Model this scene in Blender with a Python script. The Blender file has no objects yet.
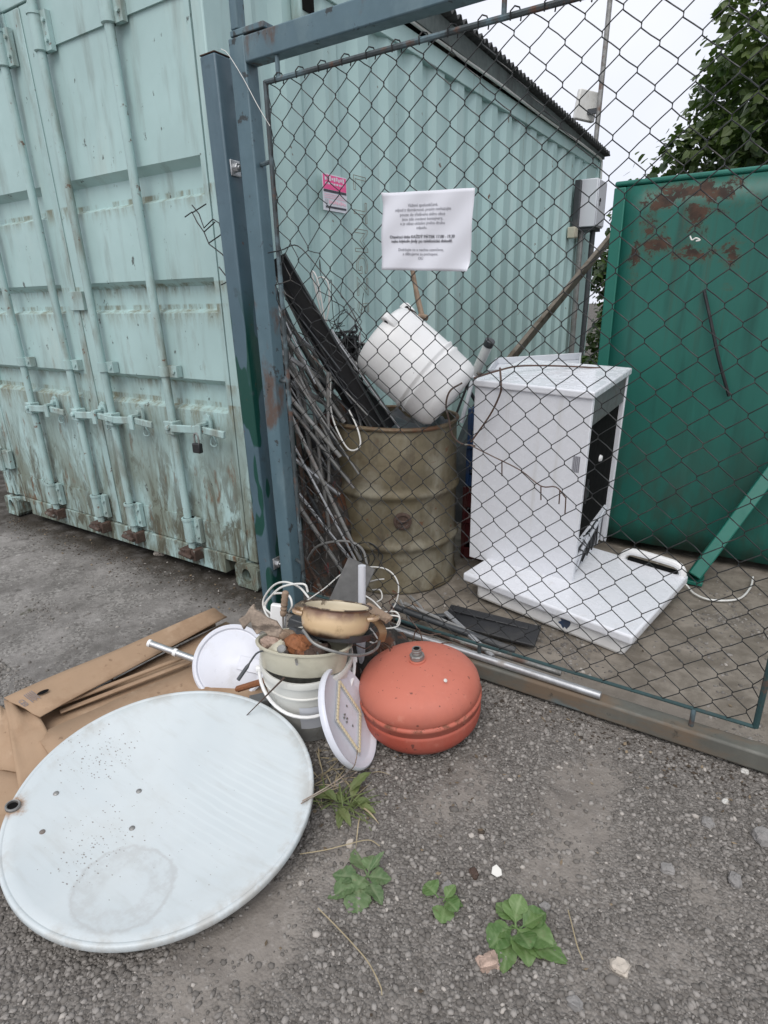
import bpy, math, random
import numpy as np
from mathutils import Vector, Matrix, Euler, noise
random.seed(7); rng = np.random.default_rng(7)
S = bpy.context.scene; COL = S.collection
R = math.radians; PI = math.pi
V = Vector

# ------------------------------------------------------------------ camera (world: container corner at the origin, x along its doors, y along its side)
CO = V((1.96631851, -1.9003385, 1.33846136)); FW = V((-0.5112614, 0.79063665, -0.33690571))
RR = V((0.84345822, 0.53681527, -0.02018906)); UU = V((-0.16489392, 0.29448778, 0.94132191)); FPX = 598.12
def ray(x, y): return FW + RR*((x-384)/FPX) - UU*((y-512)/FPX)
def aty(x, y, v):                       # the point of the plane Y = v seen at that place of the survey photograph
    d = ray(x, y); return CO + d*((v-CO.y)/d.y)
def atz(x, y, v=0.0):
    d = ray(x, y); return CO + d*((v-CO.z)/d.z)
def atx(x, y, v):
    d = ray(x, y); return CO + d*((v-CO.x)/d.x)

# ------------------------------------------------------------------ mesh helpers
class MB:
    def __init__(s): s.v = []; s.f = []
    def add(s, vs, fs, M=None):
        o = len(s.v)
        s.v += [(M @ V(p)) if M is not None else V(p) for p in vs]
        s.f += [tuple(i+o for i in f) for f in fs]; return s
    def box(s, lo, hi, M=None):
        x0, y0, z0 = lo; x1, y1, z1 = hi
        return s.add([(x0,y0,z0),(x1,y0,z0),(x1,y1,z0),(x0,y1,z0),(x0,y0,z1),(x1,y0,z1),(x1,y1,z1),(x0,y1,z1)],
                     [(0,3,2,1),(4,5,6,7),(0,1,5,4),(1,2,6,5),(2,3,7,6),(3,0,4,7)], M)
    def bar(s, p, q, w, h, upv=(0,0,1)):
        p, q = V(p), V(q); d = (q-p); L = d.length; d.normalize()
        u = V(upv); a = d.cross(u)
        if a.length < 1e-4: a = d.cross(V((1,0,0)))
        a.normalize(); b = a.cross(d)
        M = Matrix((( d.x,a.x,b.x,p.x),(d.y,a.y,b.y,p.y),(d.z,a.z,b.z,p.z),(0,0,0,1)))
        return s.box((0,-w/2,-h/2),(L,w/2,h/2),M)
    def tube(s, pts, r, seg=8, closed=False, caps=True):
        pts = [V(p) for p in pts]; n = len(pts)
        rs = r if isinstance(r,(list,tuple)) else [r]*n
        o = len(s.v); prev = None
        for i,p in enumerate(pts):
            if closed: t = pts[(i+1)%n]-pts[i-1]
            else: t = pts[min(i+1,n-1)]-pts[max(i-1,0)]
            if t.length < 1e-9: t = V((0,0,1))
            t.normalize()
            if prev is None:
                a = t.cross(V((0,0,1)))
                if a.length < 1e-3: a = t.cross(V((0,1,0)))
            else:
                a = prev - t*prev.dot(t)
                if a.length < 1e-4: a = t.cross(V((0.3,1,0.2)))
            a.normalize(); prev = a; b = t.cross(a)
            for k in range(seg):
                an = 2*PI*k/seg; s.v.append(p + (a*math.cos(an)+b*math.sin(an))*rs[i])
        m = n if closed else n-1
        for i in range(m):
            j = (i+1)%n
            for k in range(seg):
                k2 = (k+1)%seg
                s.f.append((o+i*seg+k, o+i*seg+k2, o+j*seg+k2, o+j*seg+k))
        if caps and not closed:
            s.f.append(tuple(o+k for k in reversed(range(seg)))); s.f.append(tuple(o+(n-1)*seg+k for k in range(seg)))
        return s
    def lathe(s, prof, seg=32, M=None, sx=1, sy=1, jitter=None):
        vs = []; fs = []; n = len(prof)
        for (r,z) in prof:
            for k in range(seg):
                a = 2*PI*k/seg; vs.append((r*math.cos(a)*sx, r*math.sin(a)*sy, z))
        for i in range(n-1):
            for k in range(seg):
                k2 = (k+1)%seg; fs.append((i*seg+k, i*seg+k2, (i+1)*seg+k2, (i+1)*seg+k))
        if prof[0][0] > 1e-5: pass
        return s.add(vs, fs, M)
    def disc(s, r, z, seg=32, M=None, sx=1, sy=1, flip=False):
        vs = [(r*math.cos(2*PI*k/seg)*sx, r*math.sin(2*PI*k/seg)*sy, z) for k in range(seg)]
        return s.add(vs, [tuple(reversed(range(seg))) if flip else tuple(range(seg))], M)
    def prism(s, poly, d, M=None):      # outline in local x,z; thickness along y
        n = len(poly)
        vs = [(x,-d/2,z) for x,z in poly]+[(x,d/2,z) for x,z in poly]
        fs = [tuple(range(n)), tuple(reversed(range(n,2*n)))]+[(i,i+n,(i+1)%n+n,(i+1)%n) for i in range(n)]
        return s.add(vs, fs, M)
    def grid(s, fn, nu, nv, M=None):
        vs = [fn(i/(nu-1), j/(nv-1)) for j in range(nv) for i in range(nu)]
        fs = [(j*nu+i, j*nu+i+1, (j+1)*nu+i+1, (j+1)*nu+i) for j in range(nv-1) for i in range(nu-1)]
        return s.add(vs, fs, M)
    def build(s, name, m, parent=None, loc=(0,0,0), smooth=35, bevel=0, solid=0, bseg=2):
        me = bpy.data.meshes.new(name); L = V(loc)
        me.from_pydata([tuple(p-L) for p in s.v], [], s.f); me.validate(); me.update()
        if smooth:
            me.shade_smooth(); me.set_sharp_from_angle(angle=R(smooth))
        o = bpy.data.objects.new(name, me); COL.objects.link(o); o.location = L
        if m: me.materials.append(m)
        if parent:
            o.parent = parent
        if solid:
            md = o.modifiers.new('thickness','SOLIDIFY'); md.thickness = solid; md.offset = 0
        if bevel:
            md = o.modifiers.new('bevel','BEVEL'); md.width = bevel; md.segments = bseg; md.limit_method='ANGLE'; md.angle_limit=R(40)
            md.harden_normals = False
        return o
def tag(o, label, cat, group=None, kind=None):
    if label: o['label'] = label
    if cat: o['category'] = cat
    if group: o['group'] = group
    if kind: o['kind'] = kind
    return o
def thing(name, label, cat, loc=(0,0,0), rot=None, group=None):
    o = bpy.data.objects.new(name, None); COL.objects.link(o); o.empty_display_size = .1
    M = Matrix.Translation(V(loc))
    if rot is not None: M = M @ (rot.to_4x4() if isinstance(rot, Matrix) else Euler(rot).to_matrix().to_4x4())
    o.matrix_world = M
    return tag(o, label, cat, group)
def single(mb, name, m, label, cat, loc=(0,0,0), rot=None, group=None, **k):
    """a thing that is one mesh; vertices given locally"""
    o = mb.build(name, m, **k)
    M = Matrix.Translation(V(loc))
    if rot is not None: M = M @ (rot.to_4x4() if isinstance(rot, Matrix) else Euler(rot).to_matrix().to_4x4())
    o.matrix_world = M
    return tag(o, label, cat, group)
def wsingle(mb, name, m, label, cat, group=None, **k):
    """a thing that is one mesh; vertices given in the world, origin moved to the middle of its foot"""
    zs = min(p.z for p in mb.v); c = V((sum(p.x for p in mb.v)/len(mb.v), sum(p.y for p in mb.v)/len(mb.v), zs))
    return tag(mb.build(name, m, loc=c, **k), label, cat, group)
def basis(n, up=(0,0,1)):               # rotation whose local z is n, and local y leans towards up
    n = V(n).normalized(); x = V(up).cross(n); x.normalize(); y = n.cross(x)
    return Matrix(((x.x,y.x,n.x),(x.y,y.y,n.y),(x.z,y.z,n.z)))
def spline(pts, n=8):                   # catmull-rom through the points
    P = [V(p) for p in pts]; P = [P[0]*2-P[1]]+P+[P[-1]*2-P[-2]]; out = []
    for i in range(1,len(P)-2):
        a,b,c,d = P[i-1:i+3]
        for k in range(n):
            t = k/n; out.append(.5*((2*b)+(c-a)*t+(2*a-5*b+4*c-d)*t*t+(3*b-a-3*c+d)*t**3))
    out.append(P[-2]); return out
def text_mesh(mb, body, size, M, outline=0, align='CENTER'):
    cu = bpy.data.curves.new('t','FONT'); cu.body = body; cu.size = size; cu.align_x = align; cu.align_y='CENTER'; cu.resolution_u = 3
    if outline: cu.fill_mode = 'NONE'; cu.bevel_depth = outline; cu.bevel_resolution = 0
    ob = bpy.data.objects.new('t', cu); COL.objects.link(ob)
    dg = bpy.context.evaluated_depsgraph_get(); dg.update()
    me = ob.evaluated_get(dg).to_mesh()
    mb.add([v.co.copy() for v in me.vertices], [tuple(p.vertices) for p in me.polygons], M)
    ob.evaluated_get(dg).to_mesh_clear(); bpy.data.objects.remove(ob); bpy.data.curves.remove(cu)

# ------------------------------------------------------------------ materials
class NT:
    def __init__(s, name):
        s.m = bpy.data.materials.new(name); s.m.use_nodes = True; s.t = s.m.node_tree; s.n = s.t.nodes; s.n.clear()
        s.out = s.n.new('ShaderNodeOutputMaterial'); s.b = s.n.new('ShaderNodeBsdfPrincipled'); s.t.links.new(s.b.outputs[0], s.out.inputs[0])
    def new(s, t, **k):
        n = s.n.new(t)
        for a,v in k.items(): setattr(n, a, v)
        return n
    def put(s, sock, v):
        if hasattr(v,'is_output') or isinstance(v, bpy.types.NodeSocket): s.t.links.new(v, sock)
        elif isinstance(v,(tuple,list)) and len(v)==3 and sock.type=='RGBA': sock.default_value = (*v,1)
        else: sock.default_value = v
    def math(s, op, a, b=0.0, c=0.0, clamp=False):
        n = s.new('ShaderNodeMath', operation=op, use_clamp=clamp); s.put(n.inputs[0],a); s.put(n.inputs[1],b); s.put(n.inputs[2],c); return n.outputs[0]
    def mix(s, f, a, b, mode='MIX'):
        n = s.new('ShaderNodeMix', data_type='RGBA', blend_type=mode); s.put(n.inputs[0],f); s.put(n.inputs[6],a); s.put(n.inputs[7],b); return n.outputs[2]
    def mixf(s, f, a, b):
        n = s.new('ShaderNodeMix', data_type='FLOAT'); s.put(n.inputs[0],f); s.put(n.inputs[2],a); s.put(n.inputs[3],b); return n.outputs[0]
    def coord(s, kind='Object'): return s.new('ShaderNodeTexCoord').outputs[kind]
    def pos(s): return s.new('ShaderNodeNewGeometry').outputs['Position']
    def sep(s, v):
        n = s.new('ShaderNodeSeparateXYZ'); s.put(n.inputs[0], v); return n.outputs
    def mapv(s, v, scale=(1,1,1), loc=(0,0,0)):
        n = s.new('ShaderNodeMapping'); s.put(n.inputs[0], v); n.inputs['Scale'].default_value = scale; n.inputs['Location'].default_value = loc; return n.outputs[0]
    def noise(s, v, scale, detail=4, rough=.55, dist=0):
        n = s.new('ShaderNodeTexNoise'); s.put(n.inputs['Vector'], v); n.inputs['Scale'].default_value = scale
        n.inputs['Detail'].default_value = detail; n.inputs['Roughness'].default_value = rough; n.inputs['Distortion'].default_value = dist; return n.outputs['Fac']
    def voro(s, v, scale, feature='F1', out='Distance', rnd=1):
        n = s.new('ShaderNodeTexVoronoi', feature=feature); s.put(n.inputs['Vector'], v); n.inputs['Scale'].default_value = scale
        n.inputs['Randomness'].default_value = rnd; return n.outputs[out]
    def ramp(s, f, lo, hi, a=0.0, b=1.0, smooth=True):
        n = s.new('ShaderNodeMapRange'); n.interpolation_type = 'SMOOTHSTEP' if smooth else 'LINEAR'
        s.put(n.inputs[0], f); n.inputs[1].default_value = lo; n.inputs[2].default_value = hi; n.inputs[3].default_value = a; n.inputs[4].default_value = b; return n.outputs[0]
    def bump(s, h, strength=.3, dist=.01, base=None):
        n = s.new('ShaderNodeBump'); n.inputs['Strength'].default_value = strength; n.inputs['Distance'].default_value = dist; s.put(n.inputs['Height'], h)
        if base is not None: s.put(n.inputs['Normal'], base)
        return n.outputs[0]
    def finish(s, col, rough, metal=0.0, normal=None, spec=.5):
        s.put(s.b.inputs['Base Color'], col); s.put(s.b.inputs['Roughness'], rough); s.put(s.b.inputs['Metallic'], metal)
        s.b.inputs['Specular IOR Level'].default_value = spec
        if normal is not None: s.put(s.b.inputs['Normal'], normal)
        return s.m
def mul(c, k): return tuple(min(1,x*k) for x in c)
def mat(name, col, rough=.55, metal=0.0, var=.12, vscale=3.0, layers=(), bump=.15, bscale=80, bdist=.002, spec=.5, use='Object'):
    """paint/metal/plastic: slow colour drift, then layers of dirt, rust or scuffs, each with its own noise shape"""
    N = NT(name); co = N.coord(use)
    n1 = N.noise(co, vscale, 5, .6)
    c = N.mix(N.ramp(n1,.3,.7), mul(col,1-var), mul(col,1+var))
    n2 = N.noise(co, vscale*9, 4, .6)
    c = N.mix(N.ramp(n2,.35,.75,0,.5*min(1,var*4)), c, mul(col,1-var*1.5))
    r = N.ramp(n2,.3,.7,max(0,rough-.08),min(1,rough+.1)); me = metal; hgt = N.noise(co,bscale,3,.6)
    for k,L in enumerate(layers):
        st = L.get('stretch',(1,1,1)); v = N.mapv(co, st, (k*3.7,k*1.9,k*2.3))
        f = N.noise(v, L['scale'], L.get('detail',6), L.get('r',.62), L.get('dist',0.0))
        f = N.ramp(f, L['lo'], L['hi'], 0, L.get('amt',1.0))
        if 'z' in L:                       # only between two heights, with a ragged limit
            z = N.sep(co)[L.get('axis',2)]; z = N.math('ADD', z, N.math('MULTIPLY', N.noise(N.mapv(co,(3,3,.6)),2.5,3), L.get('rag',.3)))
            f = N.math('MULTIPLY', f, N.ramp(z, L['z'][0], L['z'][1], 1, 0))
        if 'bands' in L:                   # runs starting under ledges
            z = N.sep(co)[2]; tot = None
            for b,dep in L['bands']:
                zz = N.math('SUBTRACT', b, z); g = N.math('MULTIPLY', N.ramp(zz,-.004,.004), N.ramp(zz,0,dep,1,0))
                tot = g if tot is None else N.math('MAXIMUM', tot, g)
            f = N.math('MULTIPLY', f, tot)
        c = N.mix(f, c, L['col']); r = N.mixf(f, r, L.get('rough',.85))
        if metal: me = N.mixf(f, me, L.get('metal',0.0))
    nb = N.bump(hgt, bump, bdist) if bump else None
    return N.finish(c, r, me, nb, spec)
RUST = (.13,.05,.022); DIRT = (.085,.075,.055); DARK = (.03,.028,.024); LICHEN=(.20,.19,.11)
PAINT = (.375,.525,.515)
m_cont = mat('container_paint', PAINT, .5, var=.09, vscale=1.1, bump=.12, bscale=25, layers=[
    dict(col=(.19,.22,.20), scale=5, lo=.50, hi=.78, stretch=(2.2,2.2,.35), amt=.6),
    dict(col=(.50,.58,.53), scale=3, lo=.55, hi=.8, stretch=(1.5,1.5,.5), amt=.5),
    dict(col=(.125,.125,.078), scale=5, lo=.36, hi=.58, stretch=(1.5,1.5,.45), z=(.45,1.5), rag=.6, amt=.8, dist=.6),
    dict(col=(.075,.07,.045), scale=12, lo=.45, hi=.60, stretch=(1.5,1.5,.4), z=(.35,1.35), rag=.6, amt=.92, dist=.8, r=.72),
    dict(col=(.165,.15,.09), scale=7, lo=.42, hi=.62, r=.78, detail=9, stretch=(1.6,1.6,.3), bands=[(1.78,.1),(1.33,.13),(.9,.24),(1.42,.08),(.99,.07)], amt=.9),
    dict(col=(.14,.07,.03), scale=11, lo=.58, hi=.70, stretch=(1.4,1.4,.5), z=(.3,1.7), amt=.9),
    dict(col=(.05,.047,.04), scale=24, lo=.655, hi=.70, stretch=(1,1,.6), amt=.8)])
m_side = mat('container_side_paint', (.40,.56,.545), .5, var=.08, vscale=.8, bump=.1, bscale=25, layers=[
    dict(col=(.52,.63,.61), scale=3, lo=.5, hi=.75, stretch=(1.2,1.8,.12), amt=.55),
    dict(col=(.20,.24,.20), scale=5, lo=.55, hi=.8, stretch=(1.5,2.6,.12), amt=.5),
    dict(col=(.105,.10,.065), scale=7, lo=.45, hi=.68, stretch=(1.8,1.8,.3), z=(.15,.9), amt=.85),
    dict(col=RUST, scale=13, lo=.68, hi=.72, stretch=(1,1,.7), amt=.9)])
m_hard = mat('container_hardware', mul(PAINT,.92), .5, var=.1, layers=[
    dict(col=(.16,.15,.11), scale=8, lo=.45, hi=.68, stretch=(1,1,.3), amt=.7),
    dict(col=DIRT, scale=16, lo=.5, hi=.68, stretch=(1,1,.4), amt=.6, z=(.2,1.5)), dict(col=RUST, scale=22, lo=.62, hi=.70, amt=.85)])
m_rusty = mat('rusted_steel', (.085,.055,.042), .8, .2, var=.3, vscale=12, bump=.5, bscale=120, layers=[dict(col=(.20,.22,.2), scale=25, lo=.55, hi=.7, amt=.8)])
m_black = mat('black_plastic', (.018,.019,.021), .42, var=.2, layers=[dict(col=(.09,.085,.075), scale=6, lo=.5, hi=.75, amt=.45)])
m_hole = mat('recess_shade', (.008,.008,.008), .95, bump=0, spec=.1)  # near-black colour painting the shade inside holes and gaps
m_post = mat('blue_gate_paint', (.065,.115,.145), .42, var=.10, vscale=2.2, layers=[
    dict(col=(.13,.20,.235), scale=3, lo=.5, hi=.75, stretch=(3,3,.4), amt=.65),
    dict(col=(.006,.055,.042), scale=3.4, lo=.53, hi=.545, stretch=(2.6,2.6,.75), z=(1.25,1.50), rag=.15, amt=.97, rough=.3, detail=2),
    dict(col=(.045,.07,.08), scale=14, lo=.58, hi=.7, amt=.6), dict(col=RUST, scale=24, lo=.67, hi=.71, amt=.8)])
m_gate = mat('blue_frame_paint', (.08,.14,.17), .48, var=.12, vscale=2.6, layers=[
    dict(col=(.15,.22,.245), scale=4, lo=.5, hi=.72, stretch=(2,2,1), amt=.6),
    dict(col=(.10,.055,.035), scale=5, lo=.56, hi=.66, stretch=(1,1,.55), amt=.85),
    dict(col=(.03,.028,.026), scale=22, lo=.63, hi=.68, amt=.8)])
m_rail = mat('worn_bottom_rail', (.125,.125,.108), .6, .1, var=.2, vscale=4, layers=[
    dict(col=(.15,.105,.068), scale=5, lo=.42, hi=.62, stretch=(.5,1,1.6), amt=.85, r=.72),
    dict(col=(.12,.18,.20), scale=2.6, lo=.56, hi=.66, stretch=(.6,1,1), amt=.85),
    dict(col=DARK, scale=18, lo=.6, hi=.7, amt=.7)])
m_rod = mat('dark_frame_rod', (.06,.075,.08), .5, .2, var=.25, vscale=9, layers=[dict(col=(.13,.2,.23), scale=6, lo=.5, hi=.62, amt=.8), dict(col=RUST, scale=15, lo=.55, hi=.68, amt=.7)])
m_rodg = mat('green_frame_rod', (.025,.06,.062), .5, .1, var=.2, vscale=9, layers=[dict(col=RUST, scale=15, lo=.58, hi=.68, amt=.6)])
m_wire = mat('coated_mesh_wire', (.022,.024,.025), .45, .2, var=.3, vscale=30, bump=0, layers=[dict(col=(.10,.09,.08), scale=9, lo=.56, hi=.72, amt=.7)])
m_silver = mat('bright_galvanised', (.50,.51,.52), .38, .75, var=.15, vscale=20, layers=[dict(col=(.2,.16,.12), scale=12, lo=.55, hi=.75, amt=.6)])
m_steel = mat('dull_steel', (.28,.28,.27), .48, .6, var=.2, vscale=14, layers=[dict(col=RUST, scale=8, lo=.52, hi=.68, amt=.75), dict(col=DIRT, scale=15, lo=.5, hi=.7, amt=.5)])
m_drum = mat('olive_drum_steel', (.135,.113,.068), .6, .15, var=.15, vscale=5, bump=.3, bscale=40, layers=[
    dict(col=(.26,.245,.19), scale=6, lo=.46, hi=.70, stretch=(1,1,.5), amt=.75),dict(col=(.07,.055,.035), scale=11, lo=.52, hi=.68, stretch=(1,1,.6), amt=.7),
    dict(col=(.09,.065,.035), scale=7, lo=.52, hi=.72, stretch=(1,1,1.8), amt=.65), dict(col=RUST, scale=20, lo=.64, hi=.7, amt=.8)])
m_drumrim = mat('drum_rim_steel', (.17,.13,.08), .55, .3, var=.25, vscale=12, layers=[dict(col=RUST, scale=10, lo=.45, hi=.65, amt=.8)])
m_white = mat('white_plastic', (.78,.78,.77), .38, var=.03, layers=[dict(col=(.42,.40,.36), scale=7, lo=.6, hi=.82, amt=.4), dict(col=(.2,.18,.15), scale=40, lo=.70, hi=.73, amt=.7)])
m_enamel = mat('white_enamel', (.735,.75,.785), .24, var=.006, bump=.02, layers=[dict(col=(.40,.37,.31), scale=5, lo=.45, hi=.7, z=(-.08,.12), rag=.12, amt=.55, stretch=(1.5,1.5,.5)), dict(col=(.5,.49,.46), scale=8, lo=.56, hi=.74, stretch=(2.5,2.5,.12), amt=.4),dict(col=(.55,.55,.55), scale=3, lo=.60, hi=.9, amt=.3), dict(col=(.25,.22,.18), scale=30, lo=.745, hi=.76, amt=.6)])
m_lidw = mat('scuffed_white_plastic', (.62,.635,.69), .35, var=.04, layers=[dict(col=(.45,.44,.42), scale=7, lo=.5, hi=.75, amt=.5, r=.7),dict(col=(.2,.18,.15), scale=30, lo=.70, hi=.73, amt=.7)])
m_whitegrey = mat('bucket_plastic', (.62,.62,.58), .4, var=.06, layers=[dict(col=(.22,.22,.21), scale=6, lo=.42, hi=.62, z=(.05,.17), rag=.03, amt=.85), dict(col=(.2,.18,.14), scale=18, lo=.55, hi=.72, stretch=(1,1,.5), amt=.6)])
m_cream = mat('cream_plastic', (.50,.475,.375), .45, var=.06, layers=[dict(col=(.33,.30,.22), scale=8, lo=.45, hi=.75, amt=.5),dict(col=(.13,.11,.08), scale=34, lo=.70, hi=.74, amt=.6)])
m_green = mat('green_skip_paint', (.010,.135,.10), .42, var=.12, vscale=1.3, bump=.12, bscale=20, layers=[
    dict(col=(.012,.10,.075), scale=3, lo=.5, hi=.75, stretch=(2,2,.4), amt=.7),
    dict(col=(.04,.19,.155), scale=3.5, lo=.55, hi=.75, stretch=(3,3,.25), amt=.45),
    dict(col=(.05,.06,.04), scale=5, lo=.50, hi=.70, stretch=(2,2,.5), z=(.1,.9), amt=.6)])
m_card = mat('brown_cardboard', (.36,.25,.165), .85, var=.07, vscale=4, bump=.12, bscale=160, layers=[dict(col=(.24,.15,.09), scale=4, lo=.5, hi=.72, amt=.6, r=.72), dict(col=(.5,.37,.26), scale=9, lo=.58, hi=.72, amt=.45),dict(col=(.15,.095,.06), scale=26, lo=.66, hi=.70, amt=.5)], spec=.2)
m_wood = mat('weathered_wood', (.30,.22,.16), .8, var=.25, vscale=6, bump=.4, bscale=40, layers=[dict(col=(.12,.085,.06), scale=18, lo=.5, hi=.65, stretch=(.2,1,1), amt=.7)], spec=.25)
m_oldwood = mat('old_grey_wood', (.31,.25,.20), .85, var=.35, vscale=14, bump=.6, bscale=50, layers=[dict(col=(.07,.055,.045), scale=22, lo=.52, hi=.62, stretch=(.3,1,1), amt=.85),dict(col=(.4,.36,.31), scale=16, lo=.58, hi=.7, amt=.6)], spec=.2)
m_greywood = mat('grey_brown_wood', (.17,.15,.125), .85, var=.2, vscale=5, bump=.4, bscale=40, layers=[dict(col=(.07,.055,.04), scale=14, lo=.48, hi=.65, amt=.7)], spec=.2)
m_rustplate = mat('orange_rust', (.26,.10,.04), .85, var=.3, vscale=14, bump=.5, bscale=90, layers=[dict(col=(.09,.04,.025), scale=20, lo=.5, hi=.65, amt=.8)])
m_whitewire = mat('white_cable_sheath', (.68,.68,.65), .45, var=.08, layers=[dict(col=(.4,.37,.32), scale=14, lo=.55, hi=.75, amt=.5)])
m_browncable = mat('brown_cable_sheath', (.09,.05,.035), .5, var=.2)
m_blue = mat('blue_plastic', (.02,.06,.16), .45, var=.15, layers=[dict(col=DIRT, scale=9, lo=.5, hi=.7, amt=.5)])
m_red = mat('dull_red_plastic', (.075,.012,.014), .5, var=.2, layers=[dict(col=DIRT, scale=9, lo=.5, hi=.7, amt=.5)])
m_grey = mat('light_grey_casing', (.60,.62,.66), .4, var=.03, layers=[dict(col=(.3,.29,.27), scale=6, lo=.6, hi=.8, amt=.4)])
m_dkgrey = mat('dark_grey_panel', (.045,.05,.055), .5, var=.15, layers=[dict(col=(.13,.12,.11), scale=7, lo=.5, hi=.72, amt=.6)])
m_greypanel2 = mat('led_strip_grey', (.42,.42,.42), .5, var=.05)
m_dkgrey2 = mat('dusty_grey_sheet', (.10,.10,.098), .6, .2, var=.2, layers=[dict(col=(.2,.19,.17), scale=6, lo=.5, hi=.7, amt=.6)])
m_greypanel = mat('grey_metal_panel', (.17,.175,.175), .5, .3, var=.15, layers=[dict(col=(.09,.08,.065), scale=9, lo=.5, hi=.7, amt=.6)])
m_fascia = mat('grey_green_fascia', (.085,.105,.10), .7, var=.2, layers=[dict(col=(.04,.04,.038), scale=5, lo=.5, hi=.7, stretch=(1,1,.3), amt=.7)])
m_roof = mat('dark_roof_sheet', (.05,.052,.052), .7, var=.2)
m_pink = mat('pink_print', (.82,.11,.30), .5, var=.04, bump=0)
m_paper = mat('paper_white', (.66,.67,.72), .5, var=.015, bump=.05, bscale=12)
m_ink = mat('black_ink', (.06,.06,.075), .6, bump=0)
m_inkgrey = mat('grey_ink', (.16,.16,.19), .6, bump=0)
m_pinkink = mat('pale_pink_ink', (.80,.48,.56), .6, bump=0)
m_letter = mat('rust_lettering', (.20,.16,.12), .8, var=.3, vscale=20, bump=0)
m_scrap = mat('mixed_scrap', (.05,.045,.04), .8, .1, var=.5, vscale=14, bump=.6, bscale=30, layers=[dict(col=(.15,.03,.03), scale=9, lo=.62, hi=.66, stretch=(3,3,.6), amt=.9),dict(col=(.22,.21,.20), scale=16, lo=.6, hi=.66, stretch=(3,3,.4), amt=.8),dict(col=RUST, scale=12, lo=.5, hi=.62, amt=.8)])
m_leather = mat('brown_leather', (.27,.16,.08), .6, var=.2)
m_stone = mat('grey_stone', (.25,.24,.23), .85, var=.2, vscale=30, bump=.4, bscale=150)
m_stonel = mat('pale_stone', (.48,.43,.37), .85, var=.12, vscale=30, bump=.4, bscale=150)
m_pinkstone = mat('pinkish_rubble', (.42,.31,.25), .9, var=.3, vscale=40, bump=.6, bscale=150)
m_shard = mat('white_shard', (.58,.57,.53), .35, var=.05)

def m_tank_():
    N = NT('red_vessel_paint'); co = N.coord(); z = N.sep(co)[2]
    base = (.50,.105,.075)
    f = N.ramp(N.math('ADD', z, N.math('MULTIPLY', N.noise(co,6,4),.1)),   .12,.23)    # paler towards the dome
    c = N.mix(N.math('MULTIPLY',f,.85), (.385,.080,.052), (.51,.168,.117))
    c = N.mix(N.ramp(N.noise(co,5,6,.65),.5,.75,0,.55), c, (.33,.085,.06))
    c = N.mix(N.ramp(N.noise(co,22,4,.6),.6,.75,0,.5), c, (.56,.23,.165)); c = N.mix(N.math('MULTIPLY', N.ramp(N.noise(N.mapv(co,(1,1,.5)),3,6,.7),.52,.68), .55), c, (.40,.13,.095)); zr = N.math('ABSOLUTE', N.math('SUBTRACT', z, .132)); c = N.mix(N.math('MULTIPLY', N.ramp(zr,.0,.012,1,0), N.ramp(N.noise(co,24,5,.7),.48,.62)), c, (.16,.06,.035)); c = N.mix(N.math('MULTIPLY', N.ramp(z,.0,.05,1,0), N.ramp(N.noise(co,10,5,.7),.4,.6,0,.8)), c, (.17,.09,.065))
    c = N.mix(N.ramp(N.noise(co,60,2,.5),.69,.72,0,.8), c, (.12,.05,.04))
    return N.finish(c, N.ramp(N.noise(co,9,3),.3,.7,.5,.7), 0, N.bump(N.noise(co,70,3),.12,.002), .35)
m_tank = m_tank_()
def m_pot_():
    N = NT('scorched_cream_enamel'); co = N.coord(); z = N.sep(co)[2]
    zz = N.math('ADD', N.math('ADD',z,.004), N.math('MULTIPLY', N.math('SUBTRACT', N.noise(co,14,4),.5), .045))
    c = N.mix(N.ramp(zz,.006,.035), (.04,.022,.014), (.58,.42,.25))
    c = N.mix(N.ramp(zz,.055,.09), c, (.15,.08,.055))
    c = N.mix(N.ramp(N.noise(co,25,5),.58,.7,0,.6), c, (.3,.2,.11))
    return N.finish(c, .28, 0, None, .5)
m_pot = m_pot_()
m_potrim = mat('burnt_rim', (.075,.05,.035), .4, var=.3, vscale=20, layers=[dict(col=(.45,.36,.24), scale=16, lo=.52, hi=.6, amt=.9)])
m_potin = mat('pot_lining', (.60,.53,.40), .35, var=.08, layers=[dict(col=(.12,.09,.06), scale=26, lo=.58, hi=.66, amt=.8)])
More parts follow.
